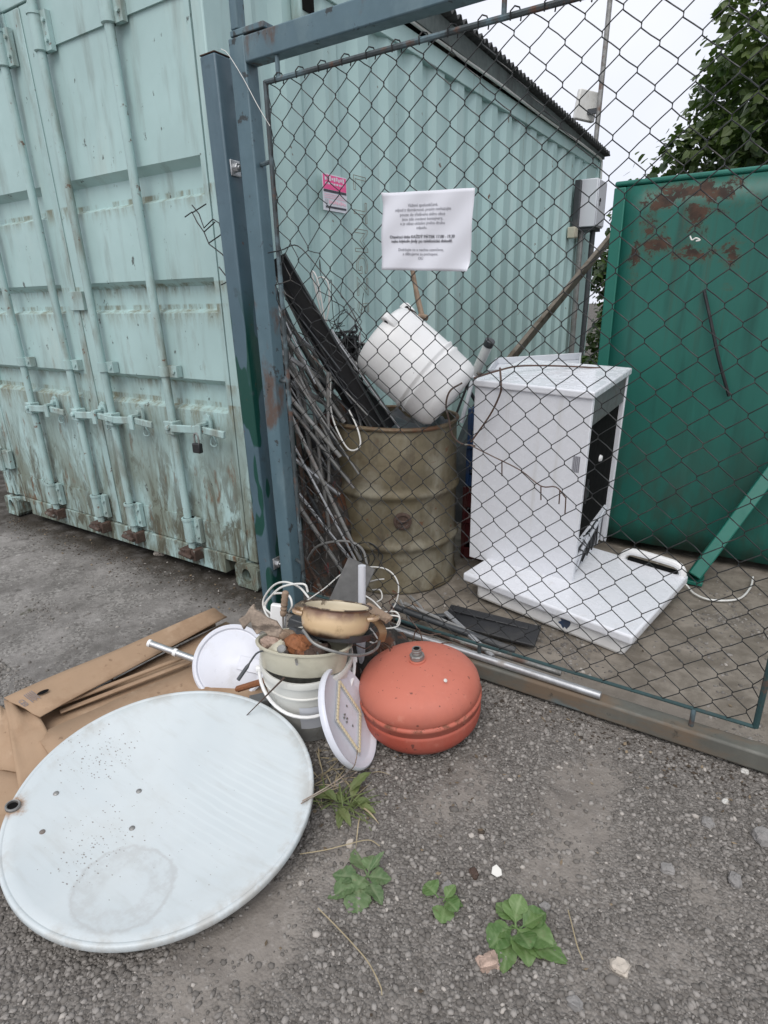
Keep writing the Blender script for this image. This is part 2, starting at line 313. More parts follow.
def m_dish_():
    N = NT('dish_white_paint'); co = N.coord(); xyz = N.sep(co)
    c = N.mix(N.ramp(N.noise(co,3,4),.3,.7), (.50,.55,.565), (.55,.595,.605))
    def dist(cx,cy,sx=1,sy=1):
        dx = N.math('MULTIPLY', N.math('SUBTRACT',xyz[0],cx), sx); dy = N.math('MULTIPLY', N.math('SUBTRACT',xyz[1],cy), sy)
        return N.math('SQRT', N.math('ADD', N.math('MULTIPLY',dx,dx), N.math('MULTIPLY',dy,dy)))
    # dried puddle: ragged ring with a clean middle
    d = N.math('ADD', dist(*DSTAIN), N.math('MULTIPLY', N.math('SUBTRACT', N.noise(co,18,5,.65),.5), .05))
    ring = N.math('MULTIPLY', N.ramp(d,.044,.062), N.ramp(d,.104,.116,1,0))
    edge = N.math('MULTIPLY', N.ramp(d,.104,.112), N.ramp(d,.112,.121,1,0))
    g = N.math('MULTIPLY', ring, N.ramp(N.noise(co,38,5,.7),.38,.62,.1,.62))
    c = N.mix(g, c, (.44,.46,.46)); c = N.mix(N.math('MULTIPLY',edge,.33), c, (.33,.315,.30))
    # specks of dirt in two drifts
    for k,(cx,cy,rr,sc) in enumerate(DSPECK):
        area = N.ramp(N.math('ADD', dist(cx,cy,1,1.3), N.math('MULTIPLY', N.noise(co,7,4),.12)), rr*.5, rr+.05, 1, 0)
        vn = N.new('ShaderNodeTexVoronoi'); N.put(vn.inputs['Vector'], N.mapv(co,(1,1.7,1),(k,k,0))); vn.inputs['Scale'].default_value = sc
        rad = N.math('MULTIPLY', N.math('POWER',N.sep(vn.outputs['Color'])[0],1.6), .36 if sc>80 else .13)
        sp = N.math('MULTIPLY', N.math('LESS_THAN', vn.outputs['Distance'], rad), N.math('GREATER_THAN', area, N.sep(vn.outputs['Color'])[1]))
        c = N.mix(N.math('MULTIPLY',sp,.75), c, (.14,.11,.09))
    st = N.ramp(N.noise(N.mapv(co,(1.2,7,1)),3.5,6,.7),.50,.72,0,.45); c = N.mix(st, c, (.44,.46,.45))
    c = N.mix(N.ramp(N.noise(co,2.2,6,.68),.52,.72,0,.5), c, (.47,.49,.475))
    c = N.mix(N.math('MULTIPLY', N.ramp(dist(0,0),.33,.40), N.ramp(N.noise(co,7,6,.7),.46,.62,0,.6)), c, (.36,.34,.30))
    # faint rust runs at the mounting hole
    d = N.math('ADD', dist(*DHOLE), N.math('MULTIPLY', N.math('SUBTRACT', N.noise(co,30,4,.7),.5), .07))
    c = N.mix(N.ramp(d,.012,.042,.9,0), c, (.32,.17,.07))
    # rubbed parallel scratches
    w = N.new('ShaderNodeTexWave', wave_type='BANDS', bands_direction='Y'); N.put(w.inputs['Vector'], N.mapv(co,(1,1,1))); w.inputs['Scale'].default_value = 14; w.inputs['Distortion'].default_value = 1.2; w.inputs['Detail'].default_value = 2
    a = N.ramp(dist(.17,.10), .05,.24,1,0)
    c = N.mix(N.math('MULTIPLY', N.math('MULTIPLY', N.ramp(w.outputs['Fac'],.62,.95), a), .35), c, (.60,.655,.66))
    return N.finish(c, N.ramp(N.noise(co,12,4),.3,.7,.34,.5), 0, N.bump(N.noise(co,6,2),.04,.01), .45)

# ------------------------------------------------------------------ world, sun, camera
w = bpy.data.worlds.new('World'); S.world = w; w.use_nodes = True
nt = w.node_tree; nt.nodes.clear()
sky = nt.nodes.new('ShaderNodeTexSky'); sky.sky_type = 'NISHITA'; sky.sun_disc = False
SUN_EL, SUN_AZ = 54, 160
sky.sun_elevation = R(SUN_EL); sky.sun_rotation = R(SUN_AZ); sky.dust_density = 4; sky.air_density = .8
bg = nt.nodes.new('ShaderNodeBackground'); wo = nt.nodes.new('ShaderNodeOutputWorld')
tc = nt.nodes.new('ShaderNodeTexCoord'); nz = nt.nodes.new('ShaderNodeTexNoise'); nz.inputs['Scale'].default_value = 2.2; nz.inputs['Detail'].default_value = 5
mr = nt.nodes.new('ShaderNodeMapRange'); mr.inputs[1].default_value=.35; mr.inputs[2].default_value=.7; mr.inputs[3].default_value=0; mr.inputs[4].default_value=1
cl = nt.nodes.new('ShaderNodeMix'); cl.data_type='RGBA'; cl.inputs[6].default_value=(7.6,7.9,8.9,1); cl.inputs[7].default_value=(8.9,9.0,9.4,1)
mx = nt.nodes.new('ShaderNodeMix'); mx.data_type='RGBA'; mx.inputs[0].default_value=.88
nt.links.new(tc.outputs['Generated'], nz.inputs['Vector']); nt.links.new(nz.outputs['Fac'], mr.inputs[0]); nt.links.new(mr.outputs[0], cl.inputs[0])
nt.links.new(sky.outputs[0], mx.inputs[6]); nt.links.new(cl.outputs[2], mx.inputs[7]); nt.links.new(mx.outputs[2], bg.inputs[0])
bg.inputs[1].default_value = .105; nt.links.new(bg.outputs[0], wo.inputs[0])
sl = bpy.data.lights.new('sun','SUN'); sl.energy = 1.5; sl.angle = R(38); sl.color = (1,.97,.93)
so = bpy.data.objects.new('sun', sl); COL.objects.link(so)
sd = V((math.cos(R(SUN_EL))*math.sin(R(SUN_AZ)), math.cos(R(SUN_EL))*math.cos(R(SUN_AZ)), math.sin(R(SUN_EL))))
so.rotation_euler = sd.to_track_quat('Z','Y').to_euler(); so.location = (3,-4,8)
cd = bpy.data.cameras.new('camera'); cam = bpy.data.objects.new('camera', cd); COL.objects.link(cam); S.camera = cam
cd.sensor_fit = 'VERTICAL'; cd.sensor_height = 24; cd.lens = 24*FPX/1024; cd.clip_start = .02; cd.clip_end = 400
cam.matrix_world = Matrix(((RR.x,UU.x,-FW.x,CO.x),(RR.y,UU.y,-FW.y,CO.y),(RR.z,UU.z,-FW.z,CO.z),(0,0,0,1)))
S.view_settings.view_transform = 'Standard'; S.view_settings.look = 'None'; S.view_settings.gamma = 1; S.view_settings.exposure = 0.25
S.render.engine = 'CYCLES'; S.cycles.max_bounces = 6

# ------------------------------------------------------------------ ground
def gz(x, y):
    near = 1 if (-4 < x < 5 and -3.5 < y < 4) else 0
    h = noise.noise(V((x*.9,y*.9,0)))*.010
    if near: h += noise.noise(V((x*4,y*4,3)))*.004 + noise.noise(V((x*13,y*13,9)))*.0022
    return h-.004
def gravel_density(x, y):
    d = .55+.48*noise.noise(V((x*2.1,y*2.1,5)))+.38*noise.noise(V((x*5.5,y*5.5,1)))
    if y > -.1: d -= .55
    if x < .45 and y > -1.0: d -= .75
    return max(0,min(1,d))
def m_ground_():
    N = NT('worn_asphalt_gravel'); p = N.pos(); xyz = N.sep(p)
    wob = N.math('MULTIPLY', N.math('SUBTRACT', N.noise(p,1.7,5,.6),.5), .9)
    n1 = N.noise(p,1.3,6,.62); n2 = N.noise(p,9,5,.65); n3 = N.noise(p,46,4,.7)
    c = N.mix(N.ramp(n1,.32,.68), (.175,.156,.137), (.275,.25,.223))
    c = N.mix(N.ramp(n2,.46,.74,0,.6), c, (.10,.091,.084))
    c = N.mix(N.ramp(n3,.5,.8,0,.6), c, (.36,.338,.315))
    # trodden earth behind the gate
    back = N.math('MULTIPLY', N.ramp(N.math('ADD',xyz[1],N.math('MULTIPLY',wob,.4)), -.12,.15), N.ramp(N.math('ADD',xyz[0],wob),.1,.5))
    earth = N.mix(N.ramp(n2,.35,.7), (.155,.135,.11), (.265,.235,.197))
    c = N.mix(back, c, earth)
    # old smooth asphalt by the container doors
    left = N.math('MULTIPLY', N.ramp(N.math('ADD',xyz[0],wob), .05,.5,1,0), N.ramp(N.math('ADD',xyz[1],wob), -1.5,-1.15))
    asp = N.mix(N.ramp(N.noise(p,2.6,7,.68),.36,.66), (.125,.117,.109), (.275,.26,.246))
    asp = N.mix(N.ramp(N.noise(p,30,5,.75),.52,.78,0,.6), asp, (.31,.295,.28)); av = N.new('ShaderNodeTexVoronoi'); N.put(av.inputs['Vector'], p); av.inputs['Scale'].default_value = 95; at_ = N.sep(av.outputs['Color'])[0]
    asp = N.mix(N.math('MULTIPLY', N.ramp(N.noise(p,6,5,.7),.4,.6), .55), asp, N.mix(at_, (.07,.065,.06), (.33,.315,.295))); asp = N.mix(N.ramp(N.noise(p,5,6,.7),.58,.70,0,.75), asp, (.055,.050,.045)); asp = N.mix(N.ramp(N.noise(N.mapv(p,(1,1,1),(5,2,0)),11,5,.7),.62,.70,0,.75), asp, (.38,.365,.345)); asp = N.mix(N.ramp(N.noise(N.mapv(p,(1,1,1),(1,7,0)),38,3,.6),.70,.74,0,.8), asp, (.42,.405,.38))
    c = N.mix(left, c, asp)
    # damp dirt and moss along the container foot and in a few patches
    foot = N.math('MULTIPLY', N.ramp(N.math('ADD',xyz[1],N.math('MULTIPLY',wob,.35)), -.30,-.06), N.ramp(xyz[0],.3,.1,0,1))
    c = N.mix(N.math('MULTIPLY',foot,N.ramp(n2,.25,.6,.5,1)), c, (.035,.030,.023))
    moss = N.math('MULTIPLY', N.ramp(N.noise(p,3.4,5,.6),.64,.70), left)
    c = N.mix(N.math('MULTIPLY',moss,.85), c, (.045,.045,.024))
    # dark dirt round the pile, doubling as painted contact shadow
    dx = N.math('SUBTRACT',xyz[0],.98); dy = N.math('SUBTRACT',xyz[1],-.62)
    d = N.math('ADD', N.math('SQRT', N.math('ADD',N.math('MULTIPLY',dx,dx),N.math('MULTIPLY',dy,dy))), N.math('MULTIPLY',wob,.35))
    c = N.mix(N.ramp(d,.18,.5,.8,0), c, (.045,.037,.028))
    at = N.new('ShaderNodeAttribute'); at.attribute_name = 'gravel'; gd = at.outputs['Fac']
    gdn = N.math('ADD', gd, N.math('MULTIPLY', N.math('SUBTRACT',N.noise(p,14,4,.7),.5), .5))
    c = N.mix(N.ramp(gdn,.25,.75,0,.8), c, N.mix(N.ramp(n3,.35,.7), (.070,.062,.054), (.15,.136,.121)))  # darker soil where gravel lies, also painting in the shaded crevices
    # the bed of small stones: each has its own tone
    vn = N.new('ShaderNodeTexVoronoi'); N.put(vn.inputs['Vector'], N.mapv(p,(1,1,1))); vn.inputs['Scale'].default_value = 130
    tone = N.sep(vn.outputs['Color'])[0]
    gm = N.ramp(gdn,.2,.6)
    c = N.mix(N.math('MULTIPLY', gm, .55), c, N.mix(tone, (.095,.087,.079), (.29,.272,.252)))
    hs = N.math('MULTIPLY', N.math('SUBTRACT',1.0,vn.outputs['Distance']), N.math('ADD',gm,.12))
    nb = N.bump(hs, .8, .008); nb = N.bump(n3, .55, .006, nb); nb = N.bump(n2,.4,.02,nb)
    return N.finish(c, .9, 0, nb, .25)
m_ground = m_ground_()
xs = np.unique(np.concatenate([np.linspace(-80,-6,16), np.linspace(-6,-2.4,28), np.arange(-2.4,3.4,.024), np.linspace(3.4,7,20), np.linspace(7,80,16)]))
ys = np.unique(np.concatenate([np.linspace(-80,-5,14), np.linspace(-5,-2,16), np.arange(-2,1.6,.024), np.linspace(1.6,8,40), np.linspace(8,90,16)]))
g = MB(); nx = len(xs)
g.v = [V((x,y,gz(x,y))) for y in ys for x in xs]
g.f = [(j*nx+i,j*nx+i+1,(j+1)*nx+i+1,(j+1)*nx+i) for j in range(len(ys)-1) for i in range(nx-1)]
go_ = g.build('ground', m_ground, smooth=180)
ga = go_.data.attributes.new('gravel','FLOAT','POINT'); ga.data.foreach_set('value', [gravel_density(p.x,p.y) if abs(p.x)<5 and abs(p.y)<5 else .4 for p in g.v])
tag(go_, None, None, kind='structure')

# loose gravel lying in the ground
ICO = []
ph = (1+5**.5)/2
for a in (-1,1):
    for b in (-ph,ph): ICO += [(0,a,b),(a,b,0),(b,0,a)]
ICO = np.array(ICO)/np.linalg.norm(ICO[0])
IF = []
for i in range(12):
    for j in range(i+1,12):
        for k in range(j+1,12):
            p,q,r_ = ICO[i],ICO[j],ICO[k]
            if all(abs(np.linalg.norm(u-v_)-1.0515)<.02 for u,v_ in ((p,q),(q,r_),(p,r_))):
                n_ = np.cross(q-p,r_-p); IF.append((i,j,k) if n_@(p+q+r_)>0 else (i,k,j))
IF = np.array(IF)
def scatter_stones(name, m, pts, sizes, sink=.5):
    n = len(pts); vs = np.zeros((n,12,3))
    for i in range(n):
        s = sizes[i]; sc = s*np.array([1,rng.uniform(.55,.95),rng.uniform(.45,.8)])
        v = np.clip(ICO*rng.uniform(.7,1.35,(12,1)),-.95,.95)*sc
        a,b_ = rng.uniform(0,2*PI), rng.normal(0,.35)
        ca,sa,cb,sb = math.cos(a),math.sin(a),math.cos(b_),math.sin(b_)
        v = v@np.array([[1,0,0],[0,cb,-sb],[0,sb,cb]]); v = v@np.array([[ca,-sa,0],[sa,ca,0],[0,0,1]])
        vs[i] = v+np.array([pts[i][0],pts[i][1],gz(*pts[i])+sc[2]*(.5-sink)])
    fs = (IF[None]+(np.arange(n)*12)[:,None,None]).reshape(-1,3)
    me = bpy.data.meshes.new(name); me.vertices.add(n*12); me.vertices.foreach_set('co', vs.reshape(-1))
    me.loops.add(len(fs)*3); me.loops.foreach_set('vertex_index', fs.reshape(-1).astype(np.int32))
    me.polygons.add(len(fs)); me.polygons.foreach_set('loop_start', np.arange(0,len(fs)*3,3,dtype=np.int32))
    me.update(calc_edges=True); me.validate()
    o = bpy.data.objects.new(name, me); COL.objects.link(o); me.materials.append(m); return o
def m_gravel_():
    N = NT('gravel_stone'); isl = N.new('ShaderNodeNewGeometry').outputs['Random Per Island']; p = N.pos()
    c = N.mix(N.math('POWER',isl,1.5), (.125,.115,.104), (.31,.29,.267)); c = N.mix(N.ramp(N.noise(p,160,3),.45,.75,0,.5), c, (.15,.135,.12))
    c = N.mix(N.math('GREATER_THAN',isl,.985), c, (.40,.37,.335))
    return N.finish(c, .85, 0, N.bump(N.noise(p,400,3),.3,.001), .3)
pts = []; sz = []
def inview(x, y):
    d = V((x,y,0))-CO; z = d.dot(FW)
    if z < .3: return False
    u = 384+FPX*d.dot(RR)/z; v_ = 512-FPX*d.dot(UU)/z
    return -60 < u < 830 and 560 < v_ < 1090
tries = 0
while len(pts) < 33000 and tries < 600000:
    tries += 1
    x, y = random.uniform(-.9,3.0), random.uniform(-2.0,1.3)
    if not inview(x,y): continue
    if random.random() > max(.03,gravel_density(x,y))**1.2: continue
    s = .0026+.0078*random.random()**2.6
    if random.random() < .012: s *= 1.6
    pts.append((x,y)); sz.append(s)
tag(scatter_stones('gravel', m_gravel_(), pts, sz), 'grey crushed stone gravel strewn over the worn yard', 'gravel', kind='stuff')

# ------------------------------------------------------------------ shipping container
CX0, CL, CH = -2.30, 5.7, 2.76
cont = thing('shipping_container', 'pale mint green steel shipping container with four locking rods and dirty rust streaked doors', 'shipping container', (0,0,0))
def lean(mb):                            # the old doors hang slightly out of plumb
    for p in mb.v: p.x -= .036*(p.z-.3)*min(1,max(0,-p.x/.5))
    return mb
def seam(z, y0=0): return z
PROF = [(2.40,-.012),(1.885,-.012),(1.855,.03),(1.760,.03),(1.742,-.012),(1.435,-.012),(1.405,.03),(1.310,.03),(1.292,-.012),(1.005,-.012),(.978,.03),(.878,.03),(.858,-.012),(.30,-.012)]
def make_door(x0, x1, stile_l, stile_r, rods, plated):
    b = MB(); a0, a1 = x0+stile_l, x1-stile_r
    nX = 14
    b.grid(lambda u,v_: (a0+(a1-a0)*u, PROF[round(v_*(len(PROF)-1))][1]+.0025*noise.noise(V((u*5+x0*3,v_*9,2))), PROF[round(v_*(len(PROF)-1))][0]), nX, len(PROF))
    b.box((x0,-.016,.155),(a0,.04,2.585)); b.box((a1,-.016,.155),(x1,.04,2.585))
    b.box((a0,-.022,2.398),(a1,.035,2.585)); b.box((a0,-.018,.155),(a1,.035,.302))
    d = lean(b).build('door', m_cont, cont, smooth=25)
    for rx, hs in rods:
        r = MB(); y = -.052
        r.tube([(rx,y,.13),(rx,y,2.62)], .019, 14)
        for z in (1.037,):                      # guide clamps
            r.tube([(rx,y,z-.022),(rx,y,z+.022)], .027, 14); r.box((rx,-.048,z-.026),(rx+.075,-.0165,z+.026))
            r.tube([(rx+.055,-.055,z),(rx+.055,-.04,z)], .010, 8)
        for z0,z1 in ((.185,.315),(2.375,2.52)): # bearing sleeves
            r.tube([(rx,y,z0),(rx,y,z0+.004),(rx,y,z1-.004),(rx,y,z1)], [.024,.029,.029,.024], 14)
            r.tube([(rx,y,z1-.012),(rx,y,z1)], .033, 14)
            r.box((rx,-.046,z0),(rx+.068,-.023,z1))
            for q in (.25,.75): r.tube([(rx+.052,-.056,z0+(z1-z0)*q),(rx+.052,-.04,z0+(z1-z0)*q)], .009, 8)
        lean(r).build('locking_rod', m_hard, d, smooth=40)
        k = MB()                                # cam and keeper at the foot, rusted
        for zc,s in ((.125,1),):
            k.tube([(rx-.005,-.075,zc-.02),(rx-.005,-.075,zc+.03)], .022, 10); k.box((rx-.062,-.088,zc-.012),(rx-.028,-.021,zc+.022)); k.box((rx+.022,-.085,zc-.03),(rx+.05,-.021,zc+.028))
            k.tube([(rx-.05,-.098,zc+.005),(rx+.04,-.098,zc-.005)], .012, 8)
        lean(k).build('cam_keeper', m_rusty, d, smooth=40, bevel=.003)
        h = MB(); zc = .777                     # handle, hub, catch
        h.box((rx-.032,-.082,zc-.034),(rx+.030,-.026,zc+.03)); h.tube([(rx+.0,-.096,zc),(rx+.0,-.08,zc)], .013, 10)
        L = hs
        h.bar((rx+.02,-.083,zc),(rx+L*.62,-.08,zc+.012),.014,.036,(0,0,1)); h.bar((rx+L*.6,-.08,zc+.012),(rx+L,-.086,zc+.004),.016,.032,(0,0,1))
        lean(h).build('handle', m_hard, d, smooth=40, bevel=.004)
        c = MB(); cx = rx+L*.60
        c.prism([(-.02,-.03),(.02,-.03),(.026,.03),(.018,.06),(0,.07),(-.018,.06),(-.026,.03)], .012, Matrix.Translation((cx,-.040,zc+.01)))
        c.tube([(cx,-.062,zc+.045),(cx,-.04,zc+.045)], .014, 10); c.box((cx-.016,-.104,zc-.03),(cx+.016,-.094,zc+.036))
        c.box((cx-.012,-.1,zc+.03),(cx+.012,-.03,zc+.042))
        c.tube([(cx+.03+.018*math.cos(t),-.045-.006*math.sin(t*2),zc-.045+.025*math.sin(t)) for t in np.linspace(0,2*PI,13)[:-1]], .004, 6, closed=True)
        lean(c).build('handle_catch', m_hard, d, smooth=40, bevel=.002)
    return d
dl = make_door(-2.17,-1.052,.06,.11,[(-1.645,.38),(-1.185,.36)],False)
dr_ = make_door(-1.042,-.045,.075,.025,[(-.878,.36),(-.408,.37)],True)
b = MB(); b.box((-1.085,-.022,.16),(-1.036,-.0165,2.58)); b.box((-1.09,-.034,1.31),(-.97,-.0165,1.40)); lean(b).build('door_gasket', m_hard, cont, bevel=.002)
b = MB(); b.box((-2.0,-.03,.045),(-.20,.06,.150)); b.box((-2.10,-.025,.120),(-2.0,.06,.150)); b.box((-.20,-.025,.120),(-.06,.06,.150))
b.build('door_sill', m_cont, cont, bevel=.004)
b = MB(); b.box((-2.26,-.02,2.592),(-.05,.09,2.76)); b.build('door_header', m_cont, cont, bevel=.004)
for x0,x1 in ((-2.10,-2.0),(-.2,-.06)):
    b = MB(); b.box((x0,.05,.03),(x1,.5,.12)); b.build('fork_pocket', m_hole, cont)
for x0,x1 in ((CX0,-2.175),(-.04,.02)):
    b = MB(); b.box((x0,-.02,.145),(x1,.12,2.65)); b.build('corner_post', m_cont, cont, bevel=.006)
def casting(cx, cy, cz, w_=.15, d_=.16, h_=.125):
    b = MB(); n = 24; hx, hz = w_/2, h_/2
    out = []; inn = []
    for k in range(n):
        a = 2*PI*k/n; c_, s_ = math.cos(a), math.sin(a); t = min(hx/max(abs(c_),1e-6), hz/max(abs(s_),1e-6))
        out.append((c_*t,s_*t)); inn.append((c_*.030,s_*.043))
    vs = [(cx+x,cy,cz+z) for x,z in out]+[(cx+x,cy,cz+z) for x,z in inn]+[(cx+x,cy+.05,cz+z) for x,z in inn]+[(cx+x,cy+d_,cz+z) for x,z in out]
    fs = []
    for k in range(n):
        q = (k+1)%n; fs += [(k,q,n+q,n+k),(n+k,n+q,2*n+q,2*n+k),(q,k,3*n+k,3*n+q)]
    fs += [tuple(2*n+k for k in range(n)), tuple(3*n+k for k in reversed(range(n)))]
    b.add(vs, fs); return b
for cx in (-2.225,-.05): casting(cx+(0 if cx<-1 else .01),-.045,.07).build('corner_casting', m_cont, cont, smooth=30)
for z in (.40,1.15,1.9): 
    b = MB(); b.box((-2.24,-.05,z-.06),(-2.10,-.021,z+.06)); b.tube([(-2.19,-.055,z-.075),(-2.19,-.055,z+.075)], .02, 10); b.build('hinge', m_hard, cont, bevel=.003)
# long side with trapezoid corrugations
b = MB(); ps = [(.02,0.0),(.26,0.0)]; y = .26; pit = .276
while y < 5.2:
    ps += [(y+.055,-.030),(y+.125,-.030),(y+.18,0),(y+pit,0)]; y += pit
ps.append((5.53,0))
ps = sorted(set(ps)); nz_ = 14
b.grid(lambda u,v_: (ps[round(u*(len(ps)-1))][1]+.003*noise.noise(V((u*30,v_*4,1))), ps[round(u*(len(ps)-1))][0], .16+2.45*v_), len(ps), nz_)
b.build('side_wall', m_side, cont, smooth=25)
b = MB(); b.box((-.06,.10,.02),(.012,5.50,.165)); b.build('bottom_rail', m_side, cont, bevel=.004)
b = MB(); b.box((-.06,.10,2.60),(.012,5.50,2.70)); b.build('top_rail', m_side, cont, bevel=.004)
b = MB(); b.box((-.12,5.50,.02),(.022,5.60,2.69)); b.build('corner_post', m_side, cont, bevel=.006)
b = MB(); b.box((CX0,.1,.03),(CX0+.03,5.58,2.68)); b.box((CX0+.03,5.55,.03),(-.12,5.59,2.68)); b.box((CX0,.06,2.665),(-.065,5.58,2.685)); b.box((CX0+.03,.05,.12),(-.065,5.54,.14)); b.build('rear_shell', m_side, cont)
b = MB(); v0 = atx(302,8,0.03); b.box((-.0,v0.y-.045,v0.z-.075),(.055,v0.y+.06,v0.z+.09)); b.build('vent_cover', m_hard, cont, bevel=.01)
b = MB(); b.box((.056,v0.y-.03,v0.z-.02),(.06,v0.y+.045,v0.z+.07)); b.build('vent_opening', m_hole, cont)
b = MB()
Mt = lambda y,z: Matrix(((0,0,1,.010),(1,0,0,y),(0,1,0,z),(0,0,0,1)))
Mr = lambda y,z: Mt(y,z) @ Matrix.Rotation(-PI/2,4,'Z')
for ch,z,sz_ in (('L',1.90,.16),('T',1.76,.17),('M',1.625,.17),('G',1.51,.15),('Z',1.40,.15),('5',1.29,.15)):
    text_mesh(b, ch, sz_, Mr(.955,z), outline=.0016)
b.build('stencil_lettering', m_letter, cont, smooth=0)
# warning sticker
st = MB(); st.box((.003,.655,1.745),(.0055,.85,1.905)); sk = st.build('warning_sticker', m_paper, cont)
q = MB(); q.box((.0055,.66,1.838),(.0065,.845,1.90)); q.build('pink_band', m_pink, sk)
q = MB()
for k in range(9): q.box((.0066,.672+k*.018,1.880+.004*(k%2)-.004),(.0072,.684+k*.018,1.893+.003*(k%3)-.003))
for k in range(7): q.box((.0066,.675+k*.022,1.860),(.0072,.69+k*.022,1.868))
q.build('white_print', m_paper, sk)
q = MB(); q.box((.0056,.66,1.826),(.0068,.845,1.8365)); q.box((.0056,.672,1.757),(.0068,.84,1.766)); text_mesh(q,'U',.03,Mt(.682,1.783)@Matrix.Translation((0,0,-.0035))); q.build('black_print', m_ink, sk, smooth=0)
q = MB()
for k in range(9): q.box((.0056,.70+k*.0155,1.776+.003*(k%2)),(.0068,.71+k*.0155,1.792-.003*(k%3)))
for k in range(3): q.box((.0056,.665,1.800+k*.008),(.0066,.84-.02*k,1.8025+k*.008))
q.build('pink_print', m_pinkink, sk)
# padlock
pl = thing('padlock', 'small black padlock hanging from the rightmost door handle of the container', 'padlock', (-.205,-.105,.685))
b = MB(); b.box((-.024,-.012,0),(.024,.012,.046)); b.build('lock_body', m_black, pl, bevel=.005)
b = MB(); b.tube([(-.014,0,.044),(-.014,0,.07)]+[(-.014*math.cos(t),0,.075+.016*math.sin(t)) for t in np.linspace(.2,PI-.2,7)]+[(.014,0,.07),(.014,0,.044)], .0042, 8); b.build('shackle', m_steel, pl)

# shed roof over the container
rf = thing('shed_roof', 'dark corrugated shed roof laid over the green container with a grey fascia board', 'roof', (-1.1,3.6,2.73))
b = MB(); y0,y1 = 1.15,5.62
def rz(y): return 2.835-(y-1.9)*.030
nn = 260
b.grid(lambda u,v_: (-2.55+2.65*v_, y0+(y1-y0)*u, rz(y0+(y1-y0)*u)+.02*math.sin((y0+(y1-y0)*u)*2*PI/.076)+.02), nn, 3)
for p in b.v: p -= V((-1.1,3.6,2.73))
b.build('roof_sheet', m_roof, rf, smooth=60, solid=.006)
b = MB()
for v in (0,):
    A = [(.03,y0,2.722),(.055,y0,2.722),(.055,y0,rz(y0)-.005),(.03,y0,rz(y0)-.005)]; B = [(.03,y1-.05,2.69),(.055,y1-.05,2.69),(.055,y1-.05,rz(y1)-.005),(.03,y1-.05,rz(y1)-.005)]
    b.add(A+B,[(0,1,2,3),(7,6,5,4),(0,4,5,1),(1,5,6,2),(2,6,7,3),(3,7,4,0)])
b.box((-2.5,y1-.08,2.69),(.028,y1-.055,rz(y1)-.01))
for p in b.v: p -= V((-1.1,3.6,2.73))
b.build('fascia_board', m_fascia, rf, bevel=.003)
b = MB()
for y in np.linspace(y0+.15,y1-.3,7): b.box((-2.4,y-.03,2.705),(.028,y+.03,rz(y)-.006))
for p in b.v: p -= V((-1.1,3.6,2.73))
b.build('roof_batten', m_greywood, rf)
b = MB(); b.tube([(.04,.95,2.715)]+[(.04+.004*math.sin(y*3),y,2.722-.0075*(y-1.2)) for y in np.linspace(1.3,5.45,18)]+[(.04,5.52,2.67),(.04,5.55,2.5)], .012, 8)
wsingle(b,'white_conduit', m_whitewire, 'long thin white conduit running under the eave of the container roof', 'conduit')

# ------------------------------------------------------------------ gate post and gate
gp = thing('gate_post', 'thick square blue steel gate post with dark green paint patches by the container corner', 'gate post', (.200,-.112,0), (0,R(-1.25),0))
b = MB(); b.box((-.037,-.038,-.05),(.037,.038,2.135)); b.build('post', m_post, gp, bevel=.006)
b = MB(); b.box((-.037,-.038,2.1355),(.037,.038,2.140)); b.build('post_cap', m_rusty, gp, bevel=.002)
for z in (1.79,.235):
    b = MB(); b.box((.0375,-.024,z-.026),(.043,.024,z+.026)); b.tube([(.043,-.004,z),(.062,-.004,z)], .016, 6); b.tube([(.06,-.004,z),(.068,-.004,z)], .007, 8); b.build('hinge_bolt', m_silver, gp, bevel=.002)

GY = -.12
gt = thing('chain_link_gate', 'blue steel framed gate with dark chain link mesh, standing ajar before the scrap', 'gate', (.25,GY,0))
go = V((.25,GY,0))
def gpart(mb, name, m, parent=gt, **k):
    for p in mb.v: p -= go
    return mb.build(name, m, parent, **k)
b = MB(); b.box((.24,-.132,.012),(.311,-.072,2.165))
for p in b.v: p.x += .034*(1-p.z/2.165)
gpart(b,'gate_stile', m_gate, bevel=.005)
b = MB(); b.box((.3115,-.134,2.085),(2.42,-.074,2.160)); gpart(b,'top_rail', m_gate, bevel=.005)
b = MB(); b.box((.3465,-.150,.008),(2.42,-.090,.072)); gpart(b,'bottom_rail', m_rail, bevel=.008)
b = MB(); b.box((2.422,-.150,.012),(2.50,-.095,2.165)); gpart(b,'gate_stile', m_gate, bevel=.005)
b = MB(); b.box((.25,-.130,2.167),(.40,-.08,2.185)); gpart(b,'top_plate', m_gate, bevel=.003)
b = MB(); b.box((.252,-.126,2.187),(.288,-.09,2.75)); gpart(b,'extension_bar', m_gate, bevel=.004)
b = MB()
TR, BR, LX, RX = 2.02, .135, .383, 2.092
b.tube([(LX,GY,TR),(RX,GY,TR)], .0085, 8); b.tube([(LX,GY,TR+.004),(LX+.004,GY,.7),(LX+.012,GY,BR)], .0085, 8)
gpart(b,'mesh_frame', m_rod)
b = MB(); b.tube([(LX+.012,GY,BR),(RX,GY,BR)], .006, 8); b.tube([(RX,GY,BR),(RX,GY,TR)], .0085, 8); gpart(b,'mesh_frame', m_rodg)
